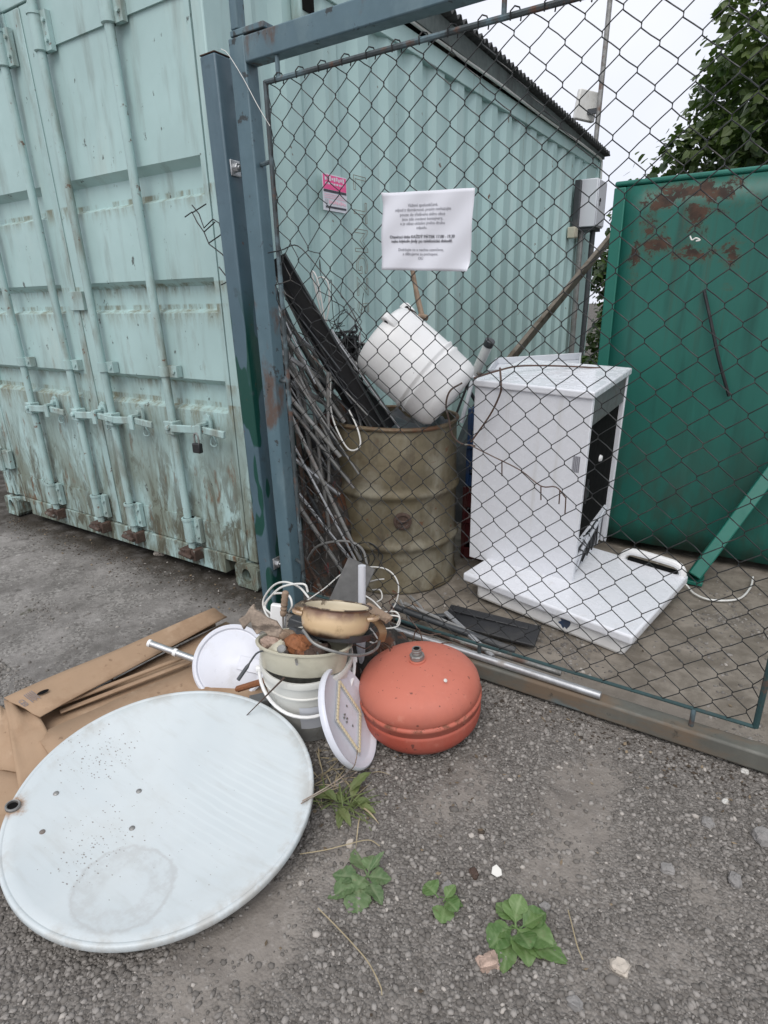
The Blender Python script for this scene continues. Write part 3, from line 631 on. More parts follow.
for p,q in (((.44,GY,2.084),(.44,GY,2.02)),((1.22,GY,2.084),(1.22,GY,2.02)),((2.0,GY,2.084),(2.0,GY,2.02)),((.315,GY+.02,1.79),(.383,GY,1.79)),((.326,GY+.02,1.04),(.387,GY,1.04)),((.338,GY+.02,.27),(.394,GY,.27)),((1.93,GY,.073),(1.93,GY,.135)),((1.22,GY,.073),(1.22,GY,.135)),((2.092,GY,1.2),(2.421,GY,1.2))):
    b = MB(); b.tube([p,q], .0075, 8); gpart(b,'mesh_strut', m_rod)
# woven wires: flattened spirals that interlock at the nodes
X0, Z0, HP = .532, 1.98, .045
def warp(x, z):
    dx = .006*noise.noise(V((x*3,z*3,1))); dz = .006*noise.noise(V((x*3,z*3,7))); dy = .004*noise.noise(V((x*5,z*5,3)))
    t = max(0, 1-math.hypot((x-.47)/.20,(z-1.36)/.30)); t = min(1,t*2)       # bent and pulled open beside the stile
    dx += t*(.035*noise.noise(V((x*14,z*14,2)))-.01); dz += t*(.045*noise.noise(V((x*14,z*14,5)))-.02); dy += t*.025*noise.noise(V((x*9,z*9,8)))
    s = max(0, 1-math.hypot((x-.5)/.3,(z-.25)/.35))                            # slack at the foot
    dx += s*.03*noise.noise(V((x*9,z*9,12))); dz += s*.03*noise.noise(V((x*9,z*9,15))); dy += s*.02*noise.noise(V((x*7,z*7,18)))
    return dx, dy, dz
mesh = MB(); nrow = 42
k0 = int(math.ceil((LX+.012-X0)/HP)); k1 = int(math.floor((RX-.012-X0)/HP))
for k in range(k0-1, k1+1):
    pts = []
    xl = X0+k*HP
    for j in range(-1, nrow):
        right = (j+k)%2 == 0
        x = xl+(HP if not right else 0); z = Z0-j*HP
        if z < BR-.01: break
        x = min(max(x,LX+.006),RX-.006)
        nxt = xl+(HP if right else 0); nxt = min(max(nxt,LX+.006),RX-.006)
        dx,dy,dz = warp(x,z); s = 1 if right else -1
        # bend hooks round the neighbour
        P = V((x+dx, GY+dy, z+dz))
        if j == -1:
            P = V((x, GY, TR))
        pts.append(P + V((0,-s*.0030,.005))); pts.append(P + V((0,s*.0030,-.005)))
    # straight legs get mid points with slight sag
    out = [pts[0]]
    for a,c in zip(pts[:-1],pts[1:]):
        if (a-c).length > .03:
            out.append((a+c)/2 + V((random.gauss(0,.0007),random.gauss(0,.0007),random.gauss(0,.0007))))
        out.append(c)
    if random.random() < .08 and k < k0+5: out = out[:int(len(out)*random.uniform(.5,.9))]
    mesh.tube(out, .0016, 5)
for k in range(k0, k1+1, 2):           # hooks over the top rod
    x = X0+k*HP+(HP if (k)%2 else 0)
    mesh.tube([(x-.012,GY-.004,TR-.012),(x-.010,GY-.011,TR+.006),(x,GY-.008,TR+.016),(x+.008,GY+.004,TR+.015),(x+.012,GY+.011,TR+.002),(x+.012,GY+.006,TR-.014)], .0021, 5)
for p_ in mesh.v: p_ -= go
mesh.build('chain_link_mesh', m_wire, gt, smooth=60)
# tension wire tied from stile into the mesh
b = MB(); b.tube(spline([aty(268,253,-.12),aty(282,250,-.13),aty(298,246,-.12),aty(320,270,-.115),aty(345,300,-.118),aty(362,330,-.12)],5), .0022, 5)
gpart(b,'tie_wire', m_wire)

# notice on the mesh
nc = [aty(382.5,193,-.136), aty(474,188,-.136), aty(470,271.5,-.136), aty(382,270,-.136)]
ex = ((nc[1]-nc[0])+(nc[2]-nc[3]))/2; W_ = ex.length; ez = ((nc[0]-nc[3])+(nc[1]-nc[2]))/2; H_ = ez.length
ctr = sum(nc, V((0,0,0)))/4; ex.normalize(); ez = (ez-ex*ez.dot(ex)).normalized(); ey = ex.cross(ez)
no = thing('paper_notice', 'white A4 paper notice with black print tied to the gate mesh', 'notice', ctr-ez*H_/2, Matrix(((ex.x,-ey.x,ez.x),(ex.y,-ey.y,ez.y),(ex.z,-ey.z,ez.z))))
def npos(u, v_, off=0):
    cr = .010
    x = (u-.5)*W_; z = v_*H_
    y = -(.0028*math.sin((u*W_-v_*H_)*44)+.0022*math.sin(u*5+v_*3)); 
    y += -.010*max(0,(.08-u)/.08)*max(0,(v_-.86)/.14) - .016*max(0,(u-.9)/.1)*max(0,(.1-v_)/.1)
    return V((x,y-off,z))
b = MB()
b.grid(lambda u,v_: npos(u,v_), 30, 24)
sh = b.build('paper_sheet', m_paper, no, smooth=60, solid=.0006)
def ntext(lines, name, m, bold=0):
    b = MB()
    for s_,v_,sz_ in lines:
        t = MB(); text_mesh(t, s_, sz_, Matrix.Identity(4))
        for p in t.v: b.v.append(npos(.5+(p.x-.012)/W_, v_+p.y/H_, .0018))
        o_ = len(b.v)-len(t.v); b.f += [tuple(i+o_ for i in f) for f in t.f]
        if bold:
            o_ = len(b.v)
            for p in t.v: b.v.append(npos(.5+(p.x-.012+.0007)/W_, v_+p.y/H_, .0021))
            b.f += [tuple(i+o_ for i in f) for f in t.f]
    b.build(name, m, no, smooth=0)
ntext([('Vážení spoluobčané,',.83,.0125),('odpad z domácností, prosím nevhazujte',.775,.0120),('pouze do tříděného sběru obce',.715,.0120),('jsou zde uvedené kontejnery,',.66,.0120),('a je zákaz ukládání jiného druhu',.605,.0120),('odpadu.',.55,.0120)],'printed_text',m_inkgrey)
ntext([('Otevírací doba KAŽDÝ PÁTEK 17.00 - 19.30',.435,.0123),('nebo kdykoliv jindy po telefonické dohodě.',.38,.0123)],'bold_text',m_ink,1)
ntext([('Dodržujte to a nechte uzamčeno,',.27,.0116),('a děkujeme za pochopení.',.215,.0116),('OÚ',.16,.0116)],'printed_text',m_inkgrey)

# torn scrap of mesh beside the post, and a thread on the post
b = MB()
T = lambda x,y: aty(x,y,-.13)
for pl_ in ([(185,217),(192,212),(197,222),(204,232),(209,244),(222,254),(228,262)],[(192,205),(199,214),(204,228),(213,219),(219,223),(224,240),(229,246)],[(192,213),(206,204)],[(204,232),(215,222)],[(209,243),(222,234),(228,226)],[(219,267),(226,276),(231,284)],[(221,285),(229,281)]):
    b.tube([T(*p) for p in pl_], .0024, 6)
wsingle(b,'mesh_scrap', m_wire, 'torn scrap of dark chain link wire sticking out left of the post', 'wire scrap')
b = MB(); b.tube(spline([aty(221,49,-.14),aty(228,54,-.142),aty(243,78,-.138),aty(258,106,-.134),aty(270,126,-.125)],6), .0013, 5)
wsingle(b,'string', m_whitewire, 'thin white string tied slantwise from post top to the mesh frame', 'string')

# ------------------------------------------------------------------ oil drum with its load
DC = V((.468,.535,0)); DR, DH = .300, .80
dm = thing('oil_drum', 'olive brown steel oil drum with two raised hoops and a rusty bung', 'drum', DC)
b = MB()
pr = [(DR-.006,.0),(DR+.004,.006),(DR+.004,.018),(DR-.004,.026)]
for hz in (.235,.49):
    pr += [(DR-.004,hz-.045),(DR-.003,hz-.03),(DR+.004,hz-.017),(DR+.013,hz-.006),(DR+.013,hz+.006),(DR+.004,hz+.017),(DR-.003,hz+.03),(DR-.004,hz+.045)]
pr += [(DR-.004,DH-.015),(DR-.012,DH-.008)]
b.lathe(pr, 72); b.lathe([(DR-.012,DH-.008),(DR-.014,.05)],72); b.disc(DR-.014,.05,72)
for p in b.v:
    a = math.atan2(p.y,p.x); k = 1-.012*max(0,noise.noise(V((math.cos(a)*2,math.sin(a)*2,p.z*3)))); p.x *= k; p.y *= k
b.build('body', m_drum, dm, smooth=50)
b = MB(); b.tube([((DR-.004)*math.cos(t),(DR-.004)*math.sin(t),DH-.004+.004*math.sin(3*t)) for t in np.linspace(0,2*PI,65)[:-1]], .010, 8, closed=True); b.build('rim', m_drumrim, dm)
bd = (aty(403,520,.28)-DC); bd.z = 0; bd.normalize()
bz = .375
Mb = Matrix.Translation(bd*(DR-.006)+V((0,0,bz))) @ basis(bd).to_4x4()
b = MB(); b.lathe([(.042,.0),(.042,.010),(.034,.014),(.030,.014),(.028,.008),(0.0001,.008)], 20, Mb); b.tube([Mb@V((-.02,0,.012)),Mb@V((.02,0,.012))], .006,6); b.build('bung', m_rusty, dm)
# dark junk filling the drum
b = MB(); r_ = random.Random(3)
b.grid(lambda u,v_: ((DR-.02)*math.sqrt(v_)*math.cos(2*PI*u), (DR-.02)*math.sqrt(v_)*math.sin(2*PI*u), .74+.09*noise.noise(V((math.cos(2*PI*u)*v_*3,math.sin(2*PI*u)*v_*3,1)))), 40, 12)
single(b,'scrap_heap', m_dkgrey, 'dark heap of scrap filling the olive oil drum', 'scrap', DC)
# white plastic barrel lying aslant in the drum
a0 = aty(379,335,.40); a1 = aty(448,396,.48); ax = (a1-a0).normalized(); BL = (a1-a0).length
bar = thing('plastic_barrel', 'white plastic barrel with handle lugs tilted in the oil drum', 'barrel', a0, basis(ax, UU))
b = MB(); Rb = .170
b.lathe([(.0001,.012),(.09,.010),(.118,.0),(.148,.006),(.163,.022),(Rb,.05),(Rb+.002,.12),(Rb+.003,.255),(Rb+.011,.262),(Rb+.011,.268),(Rb+.003,.275),(Rb+.003,.288),(Rb+.009,.294),(Rb+.009,.300),(Rb+.003,.307),(Rb,.385),(.163,.41),(.14,.43),(.08,.436),(.0001,.437)], 56)
b.build('shell', m_white, bar, smooth=50)
for an in (R(20),R(98),R(165),R(285)):
    b = MB(); M = Matrix.Rotation(an,4,'Z') @ Matrix.Translation((Rb-.026,0,.040))
    b.prism([(0,-.05),(.030,-.046),(.040,-.03),(.036,.01),(.02,.03),(0,.034)], .034, M)
    b.build('lug', m_white, bar, bevel=.008, bseg=3)
    b = MB(); b.tube([M@V((.018,-.0185,-.018)),M@V((.018,.0185,-.018))], .010, 10); b.build('lug_hole', m_hole, bar)
b = MB(); b.tube([(Rb*math.cos(t)+.002*math.cos(t),Rb*math.sin(t)*1.012,.045+.03*math.sin((t-.6)*2.2)) for t in np.linspace(R(36),R(120),14)], .004, 6); b.build('bail_wire', m_rusty, bar)

# black channel leaning by the post
b = MB(); p0, p1 = aty(277,258,.02), aty(380,432,.36); d = (p1-p0)
Mx = d.normalized(); side = Mx.cross(V((.3,-1,.25))).normalized(); nrm = side.cross(Mx)
Mc = Matrix(((Mx.x,side.x,nrm.x,p0.x),(Mx.y,side.y,nrm.y,p0.y),(Mx.z,side.z,nrm.z,p0.z),(0,0,0,1)))
sec = [(-.038,.018),(-.038,-.014),(-.031,-.020),(.031,-.020),(.038,-.014),(.038,.018),(.031,.018),(.027,-.010),(-.027,-.010),(-.031,.018)]
L = d.length; n = len(sec)
b.add([(.0 if abs(sx_)<.04 else .012,sx_,sz_) for sx_,sz_ in sec]+[(L,sx_,sz_) for sx_,sz_ in sec], [tuple(range(n)),tuple(reversed(range(n,2*n)))]+[(i,(i+1)%n,(i+1)%n+n,i+n) for i in range(n)], Mc)
wsingle(b,'plastic_channel', m_black, 'long black plastic channel leaning from the gate stile into the drum', 'channel', bevel=.004)
# leaning pipes
PIPES = [((276,300,.06),(352,428,.40),.009,'steel'),((272,268,.10),(338,404,.34),.007,'steel'),((280,352,.02),(332,386,.30),.011,'silver'),((282,378,.02),(330,406,.30),.012,'silver'),
 ((276,318,.12),(322,398,.30),.008,'steel'),((274,286,.05),(318,380,.25),.006,'dk'),((277,330,.05),(320,420,.15),.008,'steel'),((331,330,.25),(391,415,.45),.006,'silver'),((322,320,.2),(402,432,.40),.005,'silver'),
 ((284,398,.10),(336,470,.20),.007,'dk'),((300,372,.15),(322,540,.18),.009,'steel'),((313,400,.14),(335,575,.16),.008,'steel'),((328,372,.17),(329,482,.15),.007,'steel'),((296,420,.06),(312,560,.10),.010,'rust'),((289,400,.1),(304,560,.14),.014,'gr'),((272,280,.02),(300,345,.12),.005,'dk'),((275,345,.08),(340,440,.22),.005,'steel'),((300,345,.2),(350,430,.42),.006,'dk')]
PL = {'steel':(m_steel,'dull steel pipe leaning among the scrap between gate stile and drum'),'silver':(m_silver,'bright silver metal pipe leaning among scrap between gate stile and drum'),'dk':(m_dkgrey,'thin dark rod leaning among the scrap between gate stile and drum'),'rust':(m_rusty,'rusty brown pipe standing upright right behind the gate stile'),'gr':(m_rodg,'thick green painted pipe standing right behind the gate stile')}
for p,q,r_,k in PIPES:
    b = MB(); A, B = aty(*p), aty(*q); d = (B-A).normalized()
    nn_ = 4; b.tube([A, A+(B-A)*.33+V((random.gauss(0,.002),0,random.gauss(0,.002))), A+(B-A)*.66, B], r_, 10)
    b.tube([A-d*.0005, A+d*.02], r_+.0012, 10)
    wsingle(b,'scrap_pipe', PL[k][0], PL[k][1], 'pipe', 'scrap pipes leaning behind the gate stile')
hp = MB(); hp.grid(lambda u,v_: (.03+.37*u, .10+.75*v_, (.95+.18*v_)*(1-.35*u)*(math.sin(PI*min(1,max(0,u)))**.3)*(math.sin(PI*v_)**.35)+.10*noise.noise(V((u*6,v_*8,5)))-.02), 22, 26)
wsingle(hp,'scrap_mound', m_scrap, 'dark mound of mixed scrap behind the leaning pipes and left of the drum', 'scrap', smooth=20)
r5 = random.Random(77)
for k in range(34):
    xa, ya, za = r5.uniform(.05,.24), r5.uniform(-.03,.20), r5.uniform(.62,1.40)
    dxx = r5.uniform(.16,.36); dyy = r5.uniform(.05,.22); xb, yb, zb = xa+dxx, ya+dyy, max(.05, za-dxx*r5.uniform(1.3,2.6))
    if r5.random() < .28: xb, zb = xa+r5.uniform(.0,.08), r5.uniform(.03,.2)
    if xb > .30 and yb > .22 and zb < .8: xb = .28
    kk = r5.choice(['steel','steel','steel','silver','silver','dk','rust']); b = MB(); r_ = r5.uniform(.004,.011)
    b.tube([V((xa,ya,za)), V((xb,yb,zb))], r_, 10)
    wsingle(b,'scrap_pipe', PL[kk][0], PL[kk][1] if kk!='rust' else 'rusty brown pipe leaning among the scrap between gate stile and drum', 'pipe', 'scrap pipes leaning behind the gate stile')
for (p,q,wd_,lab) in (((292,290,.10),(366,430,.42),.07,'black plastic board leaning behind the long black channel'),((276,330,.10),(318,470,.22),.05,'narrow black board leaning low behind the mesh frame by the stile'),((330,352,.40),(388,430,.52),.09,'black panel poking out of the drum beside the white barrel')):
    A, B = aty(*p), aty(*q); b = MB(); b.bar(A, B, .012, wd_, (.5,.7,.5)); wsingle(b,'plastic_board', m_black, lab, 'board', bevel=.003)
pp = []
for k in range(34):
    p = V((r5.uniform(.06,.30), r5.uniform(.02,.25), r5.uniform(.35,1.25))); pth = []
    dirv = V((r5.uniform(.2,.6), r5.uniform(-.1,.4), r5.uniform(-1,-.3)))
    for j in range(5): pth.append(p.copy()); p = p+dirv*.09+V((r5.gauss(0,.02),r5.gauss(0,.02),r5.gauss(0,.02)))
    pp.append(pth)
WIREP = pp
for k in range(8):
    A = V((.30+r5.uniform(-.05,.12), .35+r5.uniform(-.1,.15), 1.02+r5.uniform(-.12,.2))); B = V((.38+r5.uniform(-.05,.1), .42+r5.uniform(-.08,.1), .74))
    kk = r5.choice(['steel','silver','dk','dk']); b = MB(); b.tube([A,B], r5.uniform(.004,.008), 8)
    wsingle(b,'scrap_rod', PL[kk][0], {'steel':'dull steel rod standing in the drum left of the white barrel','silver':'bright silver rod standing in the drum left of the white barrel','dk':'dark rod standing in the drum left of the white barrel'}[kk], 'rod', 'rods standing in the oil drum')
# wire junk
def wire_thing(name, m, label, cat, paths, r, seg=6, n=6, group=None):
    b = MB()
    for p in paths: b.tube(spline(p,n), r, seg)
    return wsingle(b, name, m, label, cat, group)
wire_thing('cable_loop', m_whitewire, 'white cable looped upward above the black channel and down over the drum rim', 'cable',
  [[aty(330,350,.30),aty(318,300,.26),aty(312,272,.25),aty(318,282,.25),aty(325,322,.26),aty(331,350,.3)],[aty(320,300,.28),aty(316,285,.28),aty(320,277,.28),aty(328,283,.28),aty(329,305,.28),aty(326,322,.28)],
   [aty(322,318,.28),aty(334,345,.3),aty(350,372,.33),aty(363,395,.36),aty(374,420,.4)],[aty(331,372,.22),aty(331,410,.20),aty(340,436,.18),aty(350,450,.19),aty(360,446,.2),aty(358,430,.22),aty(349,410,.26)]], .0038)
wire_thing('fence_wire', m_wire, 'dark tangle of old fence wire woven through the leaning pipes', 'wire', WIREP, .0022, 5, 4)
pp = []; rr_ = random.Random(11)
for k in range(16):
    c0 = V((.34,.33,1.22)); pth = []
    p = c0+V((rr_.uniform(-.06,.06),rr_.uniform(-.05,.05),rr_.uniform(-.16,.02)))
    for j in range(6):
        pth.append(p.copy()); p = p+V((rr_.gauss(0,.035),rr_.gauss(0,.03),rr_.gauss(.022,.045)))
    pp.append(pth)
wire_thing('tangled_wire', m_wire, 'tangle of thin dark wire above the drum beside the white cable loop', 'wire', pp, .0016, 5, 4)
pp = []
for k in range(60):
    p = aty(349+rr_.uniform(-10,8),348+rr_.uniform(-12,14),.36); pth = []
    for j in range(5): pth.append(p.copy()); p = p+V((rr_.gauss(0,.024),rr_.gauss(0,.02),rr_.gauss(-.012,.025)))
    pp.append(pth)
wire_thing('black_wool', m_black, 'black clump of wiry scrap wedged between channel and white barrel', 'scrap', pp, .006, 5, 3)
b = MB(); b.tube(spline([aty(411,262,.78),aty(417,295,.76),aty(423,320,.74)],4), [.011]*4+[.013]*5, 8); b.tube([aty(419,316,.74),aty(427,318,.74)], .014, 8)
wsingle(b,'tool_handle', m_wood, 'brown wooden tool handle standing behind the white barrel', 'tool handle')
# coil of mesh behind the pile
pp = []
for k in range(9):
    cx, cy, rad = .43+rr_.uniform(-.05,.05), .17+rr_.uniform(-.05,.05), rr_.uniform(.07,.13)
    t0 = rr_.uniform(0,6); pp.append([(cx+rad*math.cos(t+t0), cy+rad*.5*math.sin(t+t0)+.02*math.sin(t*3), .16+rad*.85*math.sin(t+t0+.4)+.01*math.cos(t*5)) for t in np.linspace(0,5.8,12)])
wire_thing('wire_coil', m_wire, 'dark bundle of rolled fence wire lying at the foot of the drum', 'wire coil', pp, .0026, 5, 4)
b = MB(); b.tube(spline([aty(306,562,.05),aty(318,546,.06),aty(345,541,.08),aty(362,549,.1),aty(368,570,.09)],6), .006, 8)
wsingle(b,'white_hose', m_steel, 'pale curved metal hoop arched in front of the drum foot', 'hoop')

# ------------------------------------------------------------------ crates between drum and appliance
def crate(loc, rz_, m, label):
    t = thing('drinks_crate', label, 'crate', loc, (0,0,rz_), 'crates stacked beside the drum')
    b = MB(); w_,d_,h_ = .15,.28,.20
    for sx_ in (-1,1):
        b.box((sx_*w_-.006,-d_/2,0),(sx_*w_+.006,d_/2,.06)); b.box((sx_*w_-.006,-d_/2,.09),(sx_*w_+.006,d_/2,.13)); b.box((sx_*w_-.006,-d_/2,.16),(sx_*w_+.006,d_/2,h_))
        for q_ in (-1,1): b.box((sx_*w_-.01,q_*d_/2-.012,0.0),(sx_*w_+.01,q_*d_/2+.012,h_+.002))
    for sy_ in (-1,1):
        b.box((-w_+.0065,sy_*d_/2-.006,.001),(w_-.0065,sy_*d_/2+.006,.06)); b.box((-w_+.0065,sy_*d_/2-.006,.09),(w_-.0065,sy_*d_/2+.006,h_-.001))
        b.box((-.05,sy_*d_/2-.006,.06),(.05,sy_*d_/2+.006,.09))
    b.build('crate_shell', m, t, bevel=.003)
    b = MB(); b.box((-w_+.007,-d_/2+.007,.004),(w_-.007,d_/2-.007,.014)); b.build('crate_floor', m, t)
    return t
cp = V((.93,1.12,0))
for k,(m,lab) in enumerate(((m_red,'dull red plastic crate at the bottom, half hidden between drum and white appliance'),(m_red,'red crate second from below, half hidden between drum and appliance'),(m_blue,'lower of the two blue crates half hidden between drum and white appliance'),(m_blue,'topmost blue crate half hidden between drum and white appliance'))):
    crate((.845+.006*k,.98-.01*(k%2),.004+k*.204), .06+.03*k, m, lab)

# ------------------------------------------------------------------ freezer lid and appliance
lc = [V((.935,.39,.135)),V((1.708,.265,.105)),V((1.765,.905,.125)),V((.99,1.05,.155))]
lx = ((lc[1]-lc[0])+(lc[2]-lc[3])); LW = lx.length/2; lx.normalize(); ly = ((lc[3]-lc[0])+(lc[2]-lc[1])); ly = (ly-lx*ly.dot(lx)); LD = ((lc[3]-lc[0])+(lc[2]-lc[1])).length/2; ly.normalize(); lz = lx.cross(ly)
LR = Matrix(((lx.x,ly.x,lz.x),(lx.y,ly.y,lz.y),(lx.z,ly.z,lz.z)))
lcen = sum(lc, V((0,0,0)))/4 - lz*.10
lid = thing('freezer_lid', 'white chest freezer lid lying on the ground beneath the white appliance', 'freezer lid', lcen, LR)
b = MB(); b.box((-LW/2,-LD/2,.058),(LW/2,LD/2,.10)); b.build('lid_panel', m_enamel, lid, bevel=.010, bseg=3)
b = MB(); b.box((-LW/2+.06,-LD/2+.025,-.022),(LW/2-.03,LD/2-.03,.0575)); b.build('inner_liner', m_white, lid, bevel=.02, bseg=3)
b = MB(); hy = LD/2-.02
b.tube(spline([(LW/2-.30,hy,.098),(LW/2-.285,hy,.128),(LW/2-.25,hy,.145),(LW/2-.15,hy,.148),(LW/2-.06,hy,.145),(LW/2-.03,hy,.128),(LW/2-.02,hy,.098)],5), .017, 10); b.build('handle', m_white, lid)
b = MB(); b.box((LW/2-.27,hy-.01,.1005),(LW/2-.045,hy+.012,.113)); b.build('handle_gap_shade', m_hole, lid)  # black block under the handle, painting the shade of its gap
b = MB(); st_ = random.Random(5)
poly = [(.030*math.cos(a)*st_.uniform(.45,1.1), .028*math.sin(a)*st_.uniform(.45,1.1)) for a in np.linspace(0,2*PI,19)[:-1]]
b.prism(poly, .002, Matrix.Translation((LW/2-.285,-LD/2+.024,.030))); b.build('blue_label', m_blue, lid)
# appliance body
AW, AD, AH = .515,.53,.845
ap = thing('white_appliance', 'white boxy kitchen appliance without its door, standing on the freezer lid', 'appliance', (1.103,.585,.116), (R(4.0),R(2.2),R(-2.5)))
b = MB(); T_ = .012
b.box((-AW/2,0,0),(AW/2,.014,AH)); b.box((-AW/2,.0145,0),(-AW/2+.014,AD,AH)); b.box((-AW/2+.0145,AD-.014,0),(AW/2-.002,AD,AH))
b.box((AW/2-.030,.0145,0),(AW/2,.026,AH)); b.box((AW/2-.030,AD-.026,0.001),(AW/2,AD-.0145,AH)); b.box((-AW/2+.0145,.015,.004),(AW/2-.031,AD-.015,.02))
b.build('cabinet', m_enamel, ap, bevel=.004)
b = MB(); b.box((-AW/2-.004,-.012,AH+.001),(AW/2+.006,AD+.008,AH+.032)); b.build('top_panel', m_enamel, ap, bevel=.007, bseg=3)
b = MB(); b.box((AW/2-.024,.027,AH-.12),(AW/2-.006,AD-.027,AH)); b.build('control_panel', m_greypanel, ap, bevel=.003)
b = MB(); b.box((AW/2-.05,.027,.19),(AW/2-.022,AD-.027,AH-.121)); b.build('door_opening', m_hole, ap)
b = MB(); b.bar((AW/2-.018,.05,.17),(AW/2-.018,AD-.05,.20),.014,.03); b.bar((AW/2-.016,.06,.09),(AW/2-.012,AD-.06,.20),.012,.022); b.bar((AW/2-.02,.10,.03),(AW/2-.015,.24,.20),.012,.02); b.bar((AW/2-.022,AD-.12,.02),(AW/2-.02,AD-.1,.21),.012,.02); b.box((AW/2-.028,.036,.021),(AW/2-.015,.09,.19))
b.build('inner_frame', m_grey, ap, bevel=.003)
b = MB(); b.box((AW/2-.09,.036,.021),(AW/2-.031,AD-.037,.215)); b.build('compressor_bay', m_dkgrey, ap)
b = MB()
for k in range(5): b.tube(spline([(AW/2-.02+.004*k,.07+.03*k,.19),(AW/2-.012,.1+.06*k,.14+.012*k),(AW/2-.01,.16+.05*k,.09),(AW/2-.02,.12+.07*k,.03)],4), .004, 6)
b.build('loose_wires', m_black, ap)
b = MB(); b.lathe([(.0001,.012),(.012,.010),(.016,0)], 14, Matrix.Translation((AW/2-.019,.27,.52)) @ Matrix.Rotation(PI/2,4,'Y')); b.build('lamp_knob', m_white, ap)
b = MB(); b.box((AW/2+.001,.02,.42),(AW/2+.012,.05,.47)); b.tube([(AW/2+.004,.035,.39),(AW/2+.008,.034,.5)], .005,6); b.build('door_hinge', m_black, ap)
b = MB()
for k in range(9): b.box((AW/2-.055+.0035*k,-.0012,AH-.31),(AW/2-.0535+.0035*k+.001*(k%2),-.0004,AH-.24))
b.build('barcode_label', m_inkgrey, ap)
# things on and around the appliance
wire_thing('brown_cable', m_browncable, 'brown cable drooping over the front of the white appliance', 'cable', [[aty(600,368,.98),aty(560,366,.88),aty(520,366,.74),aty(497,371,.585),aty(474,378,.46)],[aty(500,368,.54),aty(501,384,.475),aty(500,394,.485),aty(490,415,.50),aty(471,442,.50)]], .0042, 6)
wire_thing('rusty_wire', m_rusty, 'rusty wire curving down in front of the drum right of the barrel', 'wire', [[aty(462,383,.24),aty(450,391,.20),aty(446,405,.2),aty(449,420,.2),aty(452,434,.2),aty(460,443,.2),aty(475,446,.18)]], .0036, 6)
wire_thing('dead_twig', m_browncable, 'thin dark bare twig caught in the mesh before the white appliance', 'twig',
  [[aty(470,445,-.10),aty(490,455,-.10),aty(520,470,-.1),aty(541,486,-.1),aty(556,487,-.1),aty(566,498,-.1)],[aty(502,460,-.1),aty(502,476,-.1)],[aty(541,486,-.1),aty(541,500,-.1)],[aty(560,490,-.1),aty(559,504,-.1)],[aty(566,497,-.1),aty(565,514,-.1)]], .0022, 5, 4)
wire_thing('mains_cable', m_whitewire, 'white mains cable curling across the dirt from the freezer lid', 'cable', [[aty(672,578,.93)*0+V((1.72,.98,.09)),V((1.78,1.03,.02)),atz(695,594,.006),atz(712,600,.006),atz(738,599,.006),atz(750,588,.006),atz(753,577,.012)]], .0045, 8)
b = MB(); b.tube([aty(474,376,1.26),aty(490,341,1.20)], .026, 16); pw = wsingle(b,'white_pipe', m_white, 'short white plastic pipe with dark end sticking up behind the appliance', 'pipe')
b = MB(); A = aty(490,341,1.20); dd = (A-aty(474,376,1.26)).normalized(); b.tube([A-dd*.03, A+dd*.004], .0275, 16); q = b.build('pipe_end', m_dkgrey, None); q.parent = pw; q.location = -pw.location
b = MB(); tr = thing('metal_tray', 'pale battered metal tray lying behind the appliance top', 'tray', (.80,1.55,.93), (R(6),R(-4),R(14)))
b.box((-.25,-.16,0),(.25,.16,.012)); 
for s_ in (-1,1): b.box((-.25,s_*.16-.006,.0125),(.25,s_*.16+.006,.05)); b.box((s_*.244-.006,-.153,.0125),(s_*.244+.006,.153,.05))
b.build('tray_body', m_grey, tr, bevel=.003)
r8 = random.Random(44)
for k in range(7):
    A = aty(470+r8.uniform(-8,14), 372+r8.uniform(-4,10), r8.uniform(.85,1.2)); B = A+V((r8.uniform(-.12,.22), r8.uniform(-.1,.1), r8.uniform(-.22,.03)))
    b = MB(); kk = k%3; b.tube([A,B], r8.uniform(.006,.014), 8)
    wsingle(b,'scrap_piece', (m_black,m_grey,m_rusty)[kk], ('black bar jammed between white barrel and white appliance','pale bar jammed between white barrel and white appliance','rusty bar jammed between white barrel and white appliance')[kk], 'bar', 'bars between barrel and appliance')
for k in range(12):
    A = V((r8.uniform(.10,.30), r8.uniform(.0,.2), r8.uniform(1.0,1.42))); B = A+V((r8.uniform(.10,.22), r8.uniform(.08,.2), -r8.uniform(.25,.5)))
    b = MB(); kk = k%3; b.tube([A,B], r8.uniform(.0025,.006), 8)
    wsingle(b,'thin_rod', (m_dkgrey,m_silver,m_steel)[kk], ('thin dark rod leaning high beside the black channel','thin bright rod leaning high beside the black channel','thin dull rod leaning high beside the black channel')[kk], 'rod', 'thin rods beside the black channel')
hp = MB(); hp.grid(lambda u,v_: (.28+.95*u, 1.30+.62*v_, .93*(math.sin(PI*u)**.35)*(math.sin(PI*v_)**.35)+.10*noise.noise(V((u*7,v_*7,2)))-.02), 26, 22)
wsingle(hp,'scrap_mound', m_dkgrey, 'dark mound of scrap piled behind the drum and appliance', 'scrap', smooth=20)
b = MB(); A,B = aty(612,236,3.0), aty(508,362,1.75); b.bar(A,B,.055,.03,(1,0,0)); wsingle(b,'wooden_plank', m_greywood, 'long grey brown plank leaning diagonally against container and skip', 'plank', bevel=.004)

